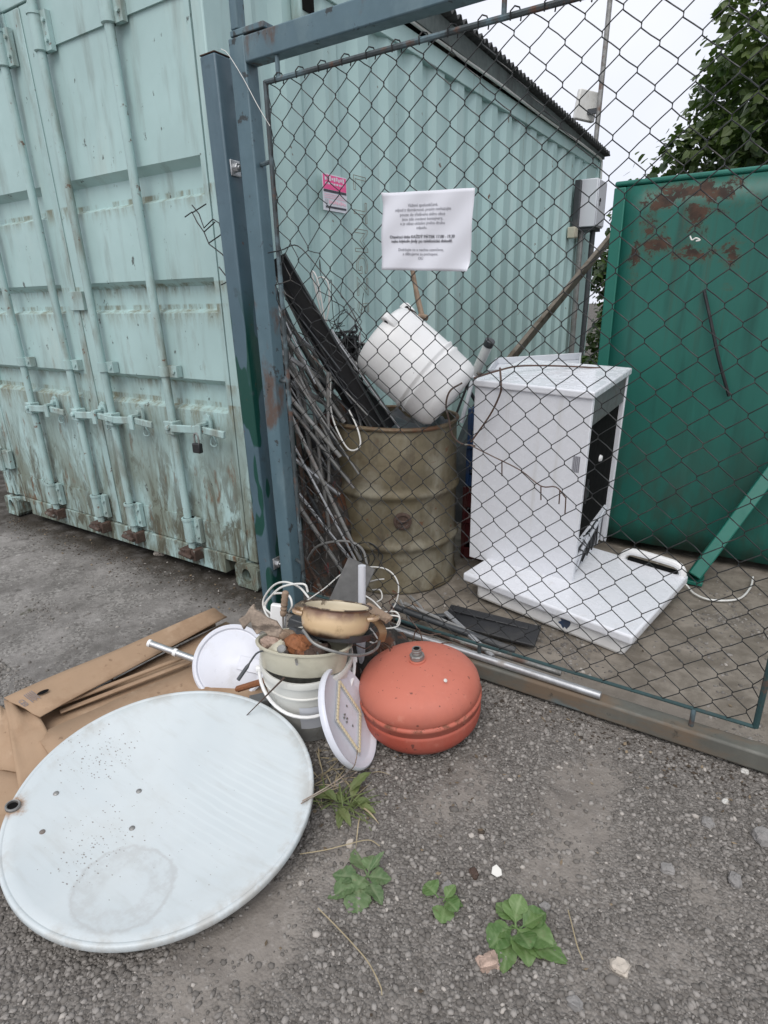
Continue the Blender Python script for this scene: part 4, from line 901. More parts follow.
# ------------------------------------------------------------------ green skip
SY, SX0, SX1, SH, SD = 1.41, 1.18, 4.4, 1.815, 2.1
sk_ = thing('green_skip', 'large green steel waste skip with red rust patches near its top edge', 'skip', (SX0,SY,0))
def sp(mb, name, m=m_green, **k):
    for p in mb.v: p -= V((SX0,SY,0))
    return mb.build(name, m, sk_, **k)
RNG = [(1.29,1.76,1.55),]
def m_skipfront_():
    N = NT('skip_front_paint'); p = N.pos(); xyz = N.sep(p)
    c = N.mix(N.ramp(N.noise(N.mapv(p,(1.5,1,.5)),1.6,5),.3,.7), (.012,.100,.079), (.018,.130,.102))
    c = N.mix(N.ramp(N.noise(N.mapv(p,(5,1,.5)),2.2,6,.6),.5,.75,0,.7), c, (.007,.06,.048))
    c = N.mix(N.ramp(N.noise(N.mapv(p,(9,1,.6),(3,0,1)),2,5),.6,.74,0,.45), c, (.03,.17,.14))
    low = N.ramp(N.math('ADD',xyz[2],N.math('MULTIPLY',N.noise(p,3,4),.5)), .35,1.25,1,0)
    c = N.mix(N.math('MULTIPLY',low,N.ramp(N.noise(N.mapv(p,(3,1,.9)),3,6,.65),.42,.62,0,.75)), c, (.030,.062,.046))
    def blob(cx,cz,rx,rz_): 
        dx = N.math('DIVIDE',N.math('SUBTRACT',xyz[0],cx),rx); dz = N.math('DIVIDE',N.math('SUBTRACT',xyz[2],cz),rz_)
        return N.math('SUBTRACT',1.0,N.math('SQRT',N.math('ADD',N.math('MULTIPLY',dx,dx),N.math('MULTIPLY',dz,dz))))
    tot = None
    for bb in ((1.53,1.765,.36,.085),(1.64,1.74,.22,.12),(1.40,1.75,.16,.10),(1.55,1.66,.10,.14),(1.36,1.66,.07,.20),(1.40,1.56,.13,.10),(1.56,1.50,.16,.06),(1.72,1.47,.08,.12),(1.30,1.5,.05,.16)):
        f_ = blob(*bb); tot = f_ if tot is None else N.math('MAXIMUM',tot,f_)
    rag = N.math('ADD', tot, N.math('MULTIPLY', N.math('SUBTRACT', N.noise(p,10,9,.8,.5),.5), 3.8))
    f = N.ramp(rag,.60,.68)
    c = N.mix(f, c, N.mix(N.ramp(N.noise(p,18,5),.35,.65), (.032,.021,.016), (.075,.042,.028)))
    run = N.math('MULTIPLY', N.math('MULTIPLY', N.ramp(xyz[2],.7,1.65), N.ramp(xyz[2],1.74,1.70)), N.math('MULTIPLY', N.ramp(xyz[0],1.25,1.35), N.ramp(xyz[0],1.85,1.7)))
    c = N.mix(N.math('MULTIPLY', run, N.ramp(N.noise(N.mapv(p,(16,1,.35),(2,0,0)),2,5,.6),.52,.68,0,.55)), c, (.05,.055,.038))
    f2 = N.math('MULTIPLY', N.ramp(rag,.25,.56), .5); c = N.mix(N.math('MULTIPLY',f2,N.math('SUBTRACT',1.0,f)), c, (.05,.09,.06))
    return N.finish(c, N.mixf(f,.42,.85), 0, N.bump(N.noise(p,22,4),.12,.004), .45)
m_skf = m_skipfront_()
b = MB(); b.grid(lambda u,v_: (SX0+.055+(SX1-SX0-.055)*u, SY-.0+.012*noise.noise(V((u*6,v_*3,4))), .045+(SH-.05)*v_), 40, 16); sp(b,'front_panel', m_skf, smooth=60, solid=.006)
b = MB(); b.box((SX0,SY-.012,.045),(SX0+.055,SY+.05,SH-.006)); sp(b,'end_flange', bevel=.005)
b = MB(); b.box((SX0,SY-.008,SH+.0),(SX1,SY+.06,SH+.022)); b.box((SX0,SY+.0605,SH-.005),(SX0+.06,SY+SD,SH+.022)); b.box((SX1-.06,SY+.0605,SH-.005),(SX1,SY+SD,SH+.03)); b.box((SX0+.0605,SY+SD-.08,SH-.005),(SX1-.0605,SY+SD,SH+.03)); sp(b,'top_rim', bevel=.008)
b = MB(); b.box((SX0+.008,SY+.051,.085),(SX0+.02,SY+SD-.01,SH-.006)); b.box((SX1-.02,SY+.015,.085),(SX1-.008,SY+SD-.01,SH-.006)); b.box((SX0+.021,SY+SD-.022,.085),(SX1-.021,SY+SD-.010,SH-.006)); sp(b,'side_panel')
b = MB(); b.box((SX0+.02,SY+.015,.075),(SX1-.02,SY+SD-.02,.084)); sp(b,'floor_plate')
for yy in (SY+.35,SY+SD-.45):
    b = MB(); b.box((SX0+.25,yy,.0),(SX1-.1,yy+.12,.074)); sp(b,'skid_rail')
b = MB(); f0 = V((1.80,1.13,.0)); f1 = aty(768,478,1.36); dd = f1-f0; f2_ = f0+dd*1.55
b.bar(f0+V((0,0,.03)),f2_,.06,.16,(0,-1,.2)); sp(b,'slanted_strut', bevel=.006)
b = MB(); b.box((1.765,1.08,.002),(1.845,1.18,.022)); sp(b,'strut_foot', bevel=.004)
b = MB(); b.tube(spline([aty(704,290,1.39),aty(711,322,1.375),aty(719,360,1.37),aty(729,396,1.385)],4), .008, 8); wsingle(b,'black_rod', m_black, 'thin black rod hanging aslant on the front of the green skip', 'rod')
b = MB(); b.tube(spline([aty(690,236,-.128),aty(692,240,-.13),aty(696,238,-.13),aty(700,240,-.128),aty(696,241,-.132)],4), .0018, 6); wsingle(b,'white_tie', m_whitewire, 'small white plastic tie knotted in the mesh before the rust patch', 'tie')

# ------------------------------------------------------------------ meter box, mast, conduits at the far end of the container
mbx = thing('meter_box', 'light grey metal meter box fixed to the far end of the container', 'meter box', (.03,4.78,1.97))
b = MB(); b.box((0,0,0),(.185,.33,.43)); b.build('casing', m_grey, mbx, bevel=.008)
b = MB(); b.box((.1855,.015,.012),(.196,.318,.418)); b.build('box_door', m_grey, mbx, bevel=.004)
b = MB(); b.tube([(.196,.08,.24),(.205,.08,.24)], .018, 12); b.box((.1962,.072,.19),(.201,.088,.23)); b.build('keyhole', m_black, mbx)
b = MB(); b.box((-.02,-.07,-.03),(.035,-.004,.42)); b.build('mounting_plate', m_dkgrey, mbx, bevel=.004)
b = MB(); b.box((.01,.02,-.03),(.17,.30,-.004)); b.build('cable_tray', m_dkgrey, mbx)
jb = thing('junction_box', 'tiny cream junction box below the grey meter box on the container side', 'junction box', (.03,4.62,1.86))
b = MB(); b.box((-.018,-.05,0),(.055,.05,.10)); b.build('box_body', m_cream, jb, bevel=.006)
b = MB(); b.box((.0555,-.04,.008),(.062,.04,.092)); b.build('box_cover', m_cream, jb, bevel=.003)
b = MB(); b.tube([(.06,4.88,1.94),(.06,4.89,.05)], .03, 10); wsingle(b,'grey_conduit', m_steel, 'grey conduit running down from the meter box to the ground', 'conduit')
b = MB(); b.tube([(.16,4.95,1.94),(.15,4.95,.05)], .026, 10); wsingle(b,'dark_conduit', m_dkgrey, 'dark conduit beside the grey one below the meter box', 'conduit')
ms = thing('antenna_mast', 'thin grey steel mast with a flat white antenna rising behind the container', 'mast', (.02,5.66,2.45))
A,B = aty(592,178,5.66), aty(610,0,5.66); B = B+(B-A)*.25
b = MB(); b.tube([A-V((.02,5.66,2.45)),B-V((.02,5.66,2.45))], .026, 10); b.build('pole', m_steel, ms)
c0 = aty(586,106,5.66)-V((.02,5.66,2.45))
b = MB(); Ma = Matrix.Translation(c0) @ Euler((R(4),R(6),R(52))).to_matrix().to_4x4(); b.box((-.125,-.03,-.14),(.125,.03,.14),Ma); b.build('antenna_panel', m_whitewire, ms, bevel=.012)
b = MB(); b.bar(c0+V((.02,0,-.06)), A.lerp(B,.32)-V((.02,5.66,2.45)), .03,.05); b.build('bracket', m_dkgrey, ms)

# ------------------------------------------------------------------ red pressure vessel
TC = V((1.170,-.462,.004))
tk = thing('red_pressure_vessel', 'faded red steel pressure vessel with a threaded brass valve on its domed top', 'pressure vessel', TC, (R(1.5),R(-3.5),R(20)))
b = MB(); r0 = .197
pr = [(.0001,-.002),(.10,.0),(.142,.006),(.172,.022),(.188,.044),(.195,.068),(r0-.001,.090),(r0-.001,.098),(r0-.0035,.100),(r0-.0035,.103),(r0-.001,.105),(r0,.120),(r0+.003,.122),(r0+.0035,.130),(r0+.001,.133),(r0-.003,.135),(r0-.003,.138),(r0-.001,.141),(r0-.001,.160),(.192,.178),(.180,.196),(.159,.213),(.12,.229),(.07,.240),(.028,.2435)]
for i in range(len(pr)): pass
b.lathe(pr, 72); b.disc(.028,.2435,72); b.build('shell', m_tank, tk, smooth=60)
b = MB(); b.lathe([(.026,.2420),(.026,.2490),(.019,.2510),(.016,.2540)], 24); b.build('collar', m_tank, tk)
b = MB(); b.lathe([(.021,.2515),(.021,.2520),(.0225,.2540),(.0225,.2660),(.021,.2680),(.013,.2680),(.0155,.2690),(.0155,.2740),(.014,.2750),(.0155,.2770),(.0155,.2820),(.014,.2830),(.0145,.2890),(.010,.2890)], 6 if False else 24)
b.build('valve', m_steel, tk, smooth=30)
b = MB(); b.lathe([(.0225,.2545),(.0245,.2560),(.0245,.2650),(.0225,.2665)], 6); b.build('hex_nut', m_steel, tk, smooth=0)
b = MB(); b.disc(.0099,.2875,16); b.build('valve_bore', m_hole, tk)
b = MB(); b.lathe([(.0001,.002),(.004,.0015),(.006,0)], 10, Matrix.Translation((.10,-.085,.237))@Euler((R(28),R(28),0)).to_matrix().to_4x4()); b.build('paint_chip', m_shard, tk)

# ------------------------------------------------------------------ satellite dish
DSTAIN = (.115,-.216,.95,1.05); DHOLE = (-.296,-.245,1,1)
DSPECK = [(-.285,-.02,.17,115),(-.25,.03,.12,90),(-.06,-.15,.15,110),(-.03,-.25,.12,95),(.0,-.05,.36,60)]
nD = V((.06607778,-.07412175,.99505763)); exD = V((1,0,-.0664)).normalized(); eyD = nD.cross(exD)
dish = thing('satellite_dish', 'large white satellite dish lying face up on cardboard, with a dried puddle ring', 'satellite dish', (.7729,-1.1674,.105), Matrix(((exD.x,eyD.x,nD.x),(exD.y,eyD.y,nD.y),(exD.z,eyD.z,nD.z))))
def dz_(r): return -.046*(1-(r/.392)**2)
prd = [(.0001,dz_(0))]+[(r,dz_(r)) for r in np.linspace(.03,.386,16)]
prd += [(.3872,-.0020),(.3885,-.0018),(.390,-.0004),(.3925,.0),(.396,.0003),(.3985,-.001),(.4005,-.004),(.401,-.016),(.399,-.020)]
under = [(.397,-.016),(.394,-.006)]+[(r,dz_(r)-.003) for r in np.linspace(.372,.03,16)]+[(.0001,dz_(0)-.003)]
b = MB(); b.lathe(prd+under, 128, Matrix.Rotation(.178,4,'Z') @ Matrix.Diagonal((1,.9648,1,1)))
b.build('reflector', m_dish_(), dish, smooth=50)
for bx,by in ((-.258,-.155),(-.178,-.240),(-.095,-.019),(-.013,-.102)):
    b = MB(); z = dz_(math.hypot(bx,by)); b.lathe([(.0075,-.001),(.0075,.0015),(.005,.0035),(.0001,.004)], 12, Matrix.Translation((bx,by,z))); b.build('bolt', m_steel, dish)
b = MB(); hx,hy_ = DHOLE[0],DHOLE[1]; z = dz_(math.hypot(hx,hy_))+.004
Mh = Matrix.Translation((hx,hy_,z)) @ Euler((R(-6),R(8),0)).to_matrix().to_4x4()
b.lathe([(.018,-.004),(.0185,.003),(.016,.006),(.0135,.005),(.0125,-.002)], 20, Mh); b.build('mounting_ring', m_steel, dish)
b = MB(); b.disc(.0124,-.0005,20,Mh); b.build('mounting_hole', m_hole, dish)

# ------------------------------------------------------------------ flattened cardboard boxes
def sheet(mb, quad, nu=12, nv=6, sag=.006, seed=0, th=.004):
    a,b_,c,d = [V(p) for p in quad]; nrm = (b_-a).cross(d-a).normalized()
    def fn(u,v_):
        p = (a*(1-u)+b_*u)*(1-v_)+(d*(1-u)+c*u)*v_
        return p+nrm*(sag*noise.noise(V((u*3+seed,v_*3,seed))))
    mb.grid(fn, nu, nv)
cb = V((.1,-.75,0))
bx_ = thing('cardboard_box', 'flattened brown cardboard box with its long top flap raised, under the dish', 'cardboard box', cb)
def cpart(quads, name, **k):
    b = MB()
    for i,qd in enumerate(quads): sheet(b, qd, seed=i*3.1+len(name), **{kk:vv for kk,vv in k.items() if kk in('sag','nu','nv')})
    for p in b.v: p -= cb
    return b.build(name, m_card, bx_, smooth=40, solid=.005)
fa, fb, fc, fd = atz(4,698,.135), atz(213,608,.115), atz(227,617,.07), atz(40,717,.10)
cpart([(fa,fb,fc,fd)], 'top_flap', sag=.012)
cpart([(atz(6,700,.128)+V((0,0,-.004)), atz(211,610,.105)+V((0,0,-.004)), V((atz(211,610,.105).x-.02,atz(211,610,.105).y+.03,.006)), V((atz(6,700,.128).x-.03,atz(6,700,.128).y+.04,.006)))], 'back_panel')
g0,g1 = atz(34,722,.05), atz(226,622,.04)
cpart([(g0,g1,atz(290,660,.012),atz(70,800,.012))], 'inner_panel')
cpart([(atz(36,736,.075),atz(200,663,.062),atz(300,700,.05),atz(110,840,.045))], 'front_panel', sag=.012)
cpart([(atz(4,700,.125),atz(40,718,.09),atz(64,760,.05),atz(20,795,.03))], 'end_flap', sag=.015)
cpart([(atz(0,706,.10),atz(14,716,.09),atz(46,775,.04),atz(-4,770,.03))], 'side_flap', sag=.015)
b = MB(); h0 = atz(43,692,.121)
fu = (fb-fa).normalized(); fv_ = (fd-fa); fv_ = (fv_-fu*fv_.dot(fu)).normalized(); fn_ = fu.cross(fv_); fn_ = fn_ if fn_.z>0 else -fn_
def onflap(px_, py_, off=.007):
    d = ray(px_,py_); o_ = fa+fn_*off; return CO+d*((o_-CO).dot(fn_)/d.dot(fn_))
hc = onflap(43,692,.0072)
b.add([hc+fu*.019*math.cos(t)+fv_*.008*math.sin(t)-cb for t in np.linspace(0,2*PI,17)[:-1]],[tuple(range(16))]); b.build('hand_hole', m_hole, bx_)
b = MB(); pc = onflap(23,703,.0075); tx = (onflap(28,707,.0075)-onflap(18,699,.0075)).normalized(); ty = fn_.cross(tx)
Mtx = Matrix(((tx.x,ty.x,fn_.x,pc.x-cb.x),(tx.y,ty.y,fn_.y,pc.y-cb.y),(tx.z,ty.z,fn_.z,pc.z-cb.z),(0,0,0,1)))
text_mesh(b,'CE0',.022,Mtx); 
for k in range(5): b.box((-.03,.020+k*.006,0),(.02-.006*(k%2),.022+k*.006,.0006),Mtx)
b.build('box_print', m_inkgrey, bx_, smooth=0)
b = MB(); sheet(b,(V((atz(-8,705,.0).x,atz(-8,705,.0).y,.016)),atz(20,716,.016),atz(52,792,.02),atz(-60,830,.02)),seed=8); sheet(b,(atz(-30,770,.028),atz(30,765,.03),atz(25,850,.024),atz(-60,850,.02)),seed=4)
wsingle(b,'cardboard_sheet', m_card, 'loose brown cardboard sheet lying under the left rim of the dish', 'cardboard', smooth=40, solid=.005)
b = MB(); b.bar(atz(50,708,.082), atz(190,655,.07), .018,.008); b.bar(atz(60,712,.066), atz(190,662,.058), .02,.006)
wsingle(b,'cardboard_strip', m_card, 'torn strip of brown cardboard lying inside the flattened box', 'cardboard', bevel=.002)

# ------------------------------------------------------------------ the pile: bucket, basin, pot, lid, lamp and odds and ends
BC = V((.83,-.63,0)); 
bk = thing('plastic_bucket', 'white plastic bucket with a grimy lower half, holding up the beige basin', 'bucket', BC+V((0,0,.003)), (R(4),R(4),0))
b = MB()
b.lathe([(.0001,.0),(.112,.0),(.116,.006),(.138,.195),(.143,.197),(.1435,.202),(.140,.205),(.142,.240),(.146,.243),(.150,.246),(.150,.262),(.147,.267),(.141,.266),(.134,.20),(.112,.008),(.0001,.008)], 56)
b.build('shell', m_whitegrey, bk, smooth=45)
b = MB(); vd = V((.665,-.747,0)); sdv = V((.747,.665,0))
b.tube([sdv*(-.153)*math.cos(t)*1.0+vd*(.150*math.sin(t))+V((0,0,.225-.085*math.sin(t))) for t in np.linspace(0,PI,24)], .0055, 8); b.build('bail_handle', m_white, bk)
for s_ in (-1,1):
    b = MB(); b.tube([sdv*s_*.145+V((0,0,.225)), sdv*s_*.162+V((0,0,.225))], .012, 10); b.build('handle_boss', m_white, bk)
# blue-grey label film
b = MB(); aV = math.atan2(vd.y,vd.x)
b.grid(lambda u,v_: ((.1185+.022*(.3+.45*v_)+.0012)*math.cos(aV-.25+.75*u),(.1185+.022*(.3+.45*v_)+.0012)*math.sin(aV-.25+.75*u),.07+.095*v_), 12, 4); b.build('faded_label', m_grey, bk)

bsn = thing('plastic_basin', 'oval beige plastic basin full of scrap balanced on the white bucket', 'basin', (.870,-.688,.254), Matrix.Rotation(R(-9),3,V((.843,.537,0))) @ Matrix.Rotation(R(3),3,V((-.537,.843,0))) @ Matrix.Rotation(R(28),3,'Z'))
b = MB(); b.lathe([(.0001,.0),(.118,.0),(.127,.006),(.138,.073),(.146,.076),(.147,.081),(.138,.082),(.133,.073),(.122,.010),(.0001,.008)], 56, None, 1.04,.76)
b.build('shell', m_cream, bsn, smooth=45)
# contents of the basin
def chunk(loc, s, rot, m, label, name='scrap_chunk', cat='scrap', group=None, seed=0):
    b = MB(); q = V((seed*3.1,seed*1.7,seed*.9)); nu, nv = 22, 14
    def fn(u,v_):
        a, t = 2*PI*u, PI*v_
        d = V((math.sin(t)*math.cos(a), math.sin(t)*math.sin(a), math.cos(t)))
        d2 = V([math.copysign(abs(c)**.7, c) for c in d])      # blocky
        k = 1+.45*noise.noise(d*1.3+q)+.28*abs(noise.noise(d*3.1+q))+.14*noise.noise(d*7+q)
        return V((d2.x*s[0]*k, d2.y*s[1]*k, d2.z*s[2]*k))
    b.grid(fn, nu, nv); return single(b, name, m, label, cat, loc, rot, group, smooth=28)
BZ = .318
chunk((.793,-.728,BZ+.018),(.034,.024,.024),(.3,.2,.5),m_pinkstone,'dirty tan lump of wood at the left end of the beige basin',seed=1)
chunk((.835,-.762,BZ+.018),(.02,.018,.032),(.2,.9,.3),m_cream,'upright whitish broken tube end in the front of the beige basin',seed=2)
chunk((.822,-.700,BZ+.035),(.026,.016,.014),(.1,.4,.9),m_wood,'tan wooden block on top of the scrap in the beige basin',seed=3)
chunk((.882,-.718,BZ+.018),(.040,.030,.034),(.2,.3,.2),m_rustplate,'orange rusty lump in the middle of the beige basin',seed=4)
chunk((.925,-.700,BZ+.008),(.034,.028,.024),(.5,.1,.2),m_rusty,'dark brown rusty lump at the right in the beige basin',seed=5)
chunk((.86,-.665,BZ+.015),(.05,.035,.025),(.1,.1,.4),m_dkgrey,'dark lump beneath the pan in the beige basin',seed=6)
b = MB(); b.grid(lambda u,v_: (.872+.092*math.sqrt(v_)*math.cos(2*PI*u), -.690+.085*math.sqrt(v_)*math.sin(2*PI*u), .311+.018*noise.noise(V((math.cos(2*PI*u)*v_*4,math.sin(2*PI*u)*v_*4,6)))), 32, 8)
wsingle(b,'small_scrap', m_rusty, 'dark rusty small scrap filling the beige basin', 'scrap', smooth=20)
b = MB(); b.lathe([(.0001,.0),(.014,.0),(.014,.05),(.011,.053),(.0001,.053)], 16); single(b,'pipe_fitting', m_steel, 'short grey metal pipe fitting lying in the beige basin', 'pipe fitting', (.858,-.755,BZ+.0), (R(25),R(10),0))
r6 = random.Random(5)
for k in range(9):
    b = MB(); p = V((.872+r6.uniform(-.085,.06), -.70+r6.uniform(-.05,.05), BZ+.005)); d = V((r6.uniform(-1,1),r6.uniform(-1,.6),r6.uniform(.1,.6))).normalized(); L = r6.uniform(.05,.10)
    b.tube([p-d*.02, p+d*L*.5+V((0,0,r6.uniform(0,.01))), p+d*L], r6.uniform(.0018,.0045), 6)
    kk = k%3; wsingle(b, 'scrap_strip', (m_rusty,m_steel,m_whitewire)[kk], ('thin rusty rod sticking out of the scrap in the beige basin','thin dull steel rod sticking out of the scrap in the beige basin','thin pale rod sticking out of the scrap in the beige basin')[kk], 'rod', 'rods sticking out of the beige basin')
hp = MB(); hp.grid(lambda u,v_: (.66+.40*u, -.50+.36*v_, (.27-.10*u)*(math.sin(PI*u)**.4)*(math.sin(PI*v_)**.4)+.07*noise.noise(V((u*7,v_*6,9)))-.02), 26, 22)
wsingle(hp,'scrap_mound', m_scrap, 'low dark mound of scrap between the bucket pile and the gate rail', 'scrap', smooth=20)
r7 = random.Random(15); WP = []
for k in range(16):
    p = V((r7.uniform(.68,1.05), r7.uniform(-.45,-.12), r7.uniform(.08,.26))); pth = []; dv = V((r7.uniform(-1,1),r7.uniform(-.6,.6),r7.uniform(-.3,.5)))
    for j in range(6): pth.append(p.copy()); p = p+dv*.04+V((r7.gauss(0,.018),r7.gauss(0,.018),r7.gauss(0,.014))); p.z = max(p.z,.02)
    WP.append(pth)
WP.append(sorted([w_[2] for w_ in WP], key=lambda q: q.x))
wire_thing('tangled_wire', m_browncable, 'tangle of thin brown wires strewn over the scrap beside the gate rail', 'wire', WP, .0022, 5, 4)
for k in range(8):
    A = V((r7.uniform(.66,.85), r7.uniform(-.40,-.02), r7.uniform(.10,.22))); B = A+V((r7.uniform(.22,.45), r7.uniform(.0,.12), r7.uniform(-.16,-.06))); B.z = max(.02,B.z)
    b = MB(); kk = k%3; b.tube([A,B], r7.uniform(.005,.010), 8)
    wsingle(b,'scrap_bar', (m_dkgrey,m_steel,m_rusty)[kk], ('dark rod in the scrap between bucket pile and gate rail','dull steel rod in the scrap between bucket pile and gate rail','rusty rod in the scrap between bucket pile and gate rail')[kk], 'rod', 'rods in the scrap by the gate rail')
# old hand saw handle
b = MB(); pl_ = [(-.075,.0),(-.085,.012),(-.062,.03),(-.05,.055),(-.038,.07),(-.03,.05),(-.012,.046),(.015,.03),(.05,.022),(.075,-.006),(.07,-.03),(.03,-.028),(.005,-.012),(-.012,-.03),(-.03,-.012),(-.04,.012),(-.052,-.002),(-.06,-.02)]
sw = aty(262,626,-.74)
single(b.prism([(x*.88,z*.95) for x,z in pl_],.022),'saw_handle', m_oldwood, 'weathered wooden handsaw handle poking out over the left of the basin', 'saw handle', sw, (R(-20),R(8),R(30)), bevel=.005, bseg=3)
b = MB(); A,B = atz(256,654,.33), atz(238,680,.265); b.tube(spline([A+V((.02,.012,.012)),A,A.lerp(B,.5),B],4), [.003]*8+[.006]*5, 8); wsingle(b,'dark_hook', m_dkgrey, 'dark grey metal hook hanging over the white bucket lid', 'hook')
b = MB(); A,B = atz(284,678,.29), atz(246,716,.115); b.tube([A,B], [.0035,.0015], 6); wsingle(b,'metal_spike', m_rusty, 'thin pointed rusty spike sticking out over the dish rim', 'spike')
b = MB(); b.bar(atz(236,689,.14),atz(272,678,.19),.018,.012); b.bar(atz(238,691,.128),atz(268,682,.175),.010,.006); wsingle(b,'rusty_bracket', m_rustplate, 'orange rusty metal bracket between bucket lid and bucket', 'bracket', bevel=.002)
b = MB(); A = atz(272,700,.09); b.box((-.05,-.03,0),(.05,.03,.05),Matrix.Translation((.72,-.75,.03))@Matrix.Rotation(.6,4,'Z')); b.box((-.03,-.02,.051),(.03,.025,.085),Matrix.Translation((.72,-.75,.03))@Matrix.Rotation(.9,4,'Z'))
wsingle(b,'metal_block', m_greypanel, 'grey metal block wedged between the dish and the white bucket', 'metal block', bevel=.004)
# file with ridged wooden handle, socket block, cable
b = MB(); f0 = aty(283,616,-.52); 
b.lathe([(.0001,0),(.009,.001),(.011,.008),(.0125,.016),(.010,.022),(.0125,.03),(.010,.037),(.013,.046),(.0105,.053),(.013,.063),(.011,.07),(.0125,.082),(.0115,.092),(.008,.096),(.0001,.097)], 16, Matrix.Translation(f0)@Euler((R(-8),R(6),0)).to_matrix().to_4x4()); 
fl_ = wsingle(b,'file_handle', m_wood, 'ridged turned wooden tool handle standing before the white socket block', 'tool handle')
b = MB(); b.tube([f0+V((0,0,.0)),f0+V((.004,-.01,-.07))], .004, 8); q = b.build('shank', m_steel, fl_); 
for v_ in q.data.vertices: v_.co -= fl_.location
b = MB(); b.box((-.028,-.012,-.06),(.03,.012,.055)); single(b,'socket_block', m_white, 'white plastic extension socket block standing upright in the pile', 'socket block', aty(278,618,-.47), (R(-6),R(6),R(25)), bevel=.005)
b = MB(); b.box((-.03,-.02,-.06),(.03,.02,.03)); single(b,'dark_housing', m_dkgrey, 'dark plastic housing between socket block and cooking pot', 'housing', aty(297,626,-.49), (R(-8),R(12),R(15)), bevel=.005)
wire_thing('white_flex', m_whitewire, 'thick white flex looping round the ridged tool handle behind the pile', 'cable', [[aty(281,622,-.40),aty(269,618,-.36),aty(263,602,-.33),aty(272,587,-.32),aty(284,582,-.33),aty(299,587,-.34),aty(309,598,-.38)],[aty(264,604,-.34),aty(274,594,-.36),aty(288,595,-.40),aty(292,605,-.42),aty(289,612,-.42)],[aty(274,616,-.40),aty(265,606,-.37),aty(280,588,-.36),aty(303,584,-.35),aty(308,592,-.35)]], .0042, 8)
TL = Matrix.Rotation(R(-21),3,V((.843,.537,0))) @ Matrix.Rotation(R(6),3,V((-.537,.843,0)))
# pan and cooking pot
b = MB(); b.lathe([(.0001,0),(.085,0),(.09,.004),(.098,.022),(.101,.024),(.097,.024),(.086,.007),(.0001,.006)], 40); pn = single(b,'frying_pan', m_dkgrey, 'dark frying pan under the cream cooking pot', 'pan', (.950,-.595,.330), TL)
pt = thing('cooking_pot', 'scorched cream enamel cooking pot with two handles on top of the pile', 'cooking pot', (.938,-.612,.346), TL @ Matrix.Rotation(R(30),3,'Z'))
b = MB(); b.lathe([(.0001,0),(.078,0),(.092,.006),(.104,.026),(.108,.05),(.106,.070),(.102,.082),(.1025,.086),(.110,.090)], 64); b.build('body', m_pot, pt, smooth=55)
b = MB(); b.lathe([(.1102,.0895),(.1122,.092),(.1102,.0945),(.101,.092)], 64); b.build('rim', m_potrim, pt, smooth=60)
b = MB(); b.lathe([(.1005,.0915),(.098,.080),(.103,.05),(.086,.008),(.0001,.006)], 48); b.build('lining', m_potin, pt, smooth=50)
for s_ in (-1,1):
    b = MB(); b.tube(spline([(s_*.102,-.034,.062),(s_*.122,-.033,.065),(s_*.130,-.020,.067),(s_*.132,0,.068),(s_*.130,.020,.067),(s_*.122,.033,.065),(s_*.102,.034,.062)],4), .0075, 8); b.build('pot_handle', m_pot, pt)
wire_thing('pan_hoop', m_steel, 'curved metal hoop hanging below the cooking pot across the basin', 'hoop', [[aty(303,630,-.72),aty(315,644,-.74),aty(340,653,-.70),aty(362,655,-.62),aty(376,649,-.53),aty(380,640,-.46)]], .0045, 8)
# post and boards behind the pot
b = MB(); b.tube([V((.895,-.416,.0)),V((.883,-.372,.475))], .0135, 12); b.tube([V((.8953,-.4165,.12)),V((.893,-.408,.21))], .016, 12)
wsingle(b,'metal_tube', m_grey, 'upright silver metal tube standing behind the cooking pot', 'tube')
b = MB(); b.bar(aty(340,612,-.30), aty(362,563,-.16), .012,.115,(.84,.54,-.3)); wsingle(b,'metal_sheet', m_dkgrey2, 'tilted grey metal sheet behind the upright silver tube', 'sheet', bevel=.003)
b = MB(); b.bar(aty(366,606,-.40), aty(389,620,-.46), .032,.012,(.3,-.5,.8)); wsingle(b,'wood_lath', m_wood, 'short tan wooden lath by the right handle of the pot', 'lath', bevel=.002)
b = MB(); cp_ = spline([aty(366,617,-.42),aty(377,622,-.44),aty(383,632,-.46),aty(381,642,-.46)],6)
for i in range(len(cp_)-1): b.bar(cp_[i],cp_[i+1],.003,.026,(.5,.8,.1))
wsingle(b,'leather_strap', m_leather, 'brown curled leather strap below the right pot handle', 'strap')
wire_thing('thin_cables', m_whitewire, 'thin pale cables arching up behind the cooking pot', 'cable',
 [[aty(305,602,-.15),aty(325,588,-.1),aty(345,572,-.05),aty(368,567,-.05),aty(388,570,-.06),aty(398,583,-.08),aty(397,600,-.1),aty(391,611,-.12)],[aty(366,583,-.1),aty(376,580,-.1),aty(384,579,-.1)],[aty(372,590,-.1),aty(380,590,-.11),aty(382,598,-.12),aty(377,602,-.13)],[aty(362,594,-.3),aty(372,600,-.3),aty(381,609,-.3)],[aty(384,612,-.25),aty(396,612,-.25),aty(400,620,-.25),aty(396,627,-.27),aty(380,629,-.3)],[aty(386,615,-.27),aty(399,617,-.26),aty(397,625,-.27)],[aty(370,628,-.42),aty(377,638,-.42),aty(375,643,-.42),aty(370,642,-.42)]], .0028, 6)
wire_thing('loose_flex', m_whitewire, 'thin white wires dangling beside the upright tube by the bucket', 'wire', [[aty(344,650,-.52),aty(350,665,-.5),aty(356,680,-.5),aty(352,690,-.5),aty(347,680,-.5)],[aty(347,648,-.52),aty(346,664,-.52),aty(349,686,-.52)]], .0022, 6)
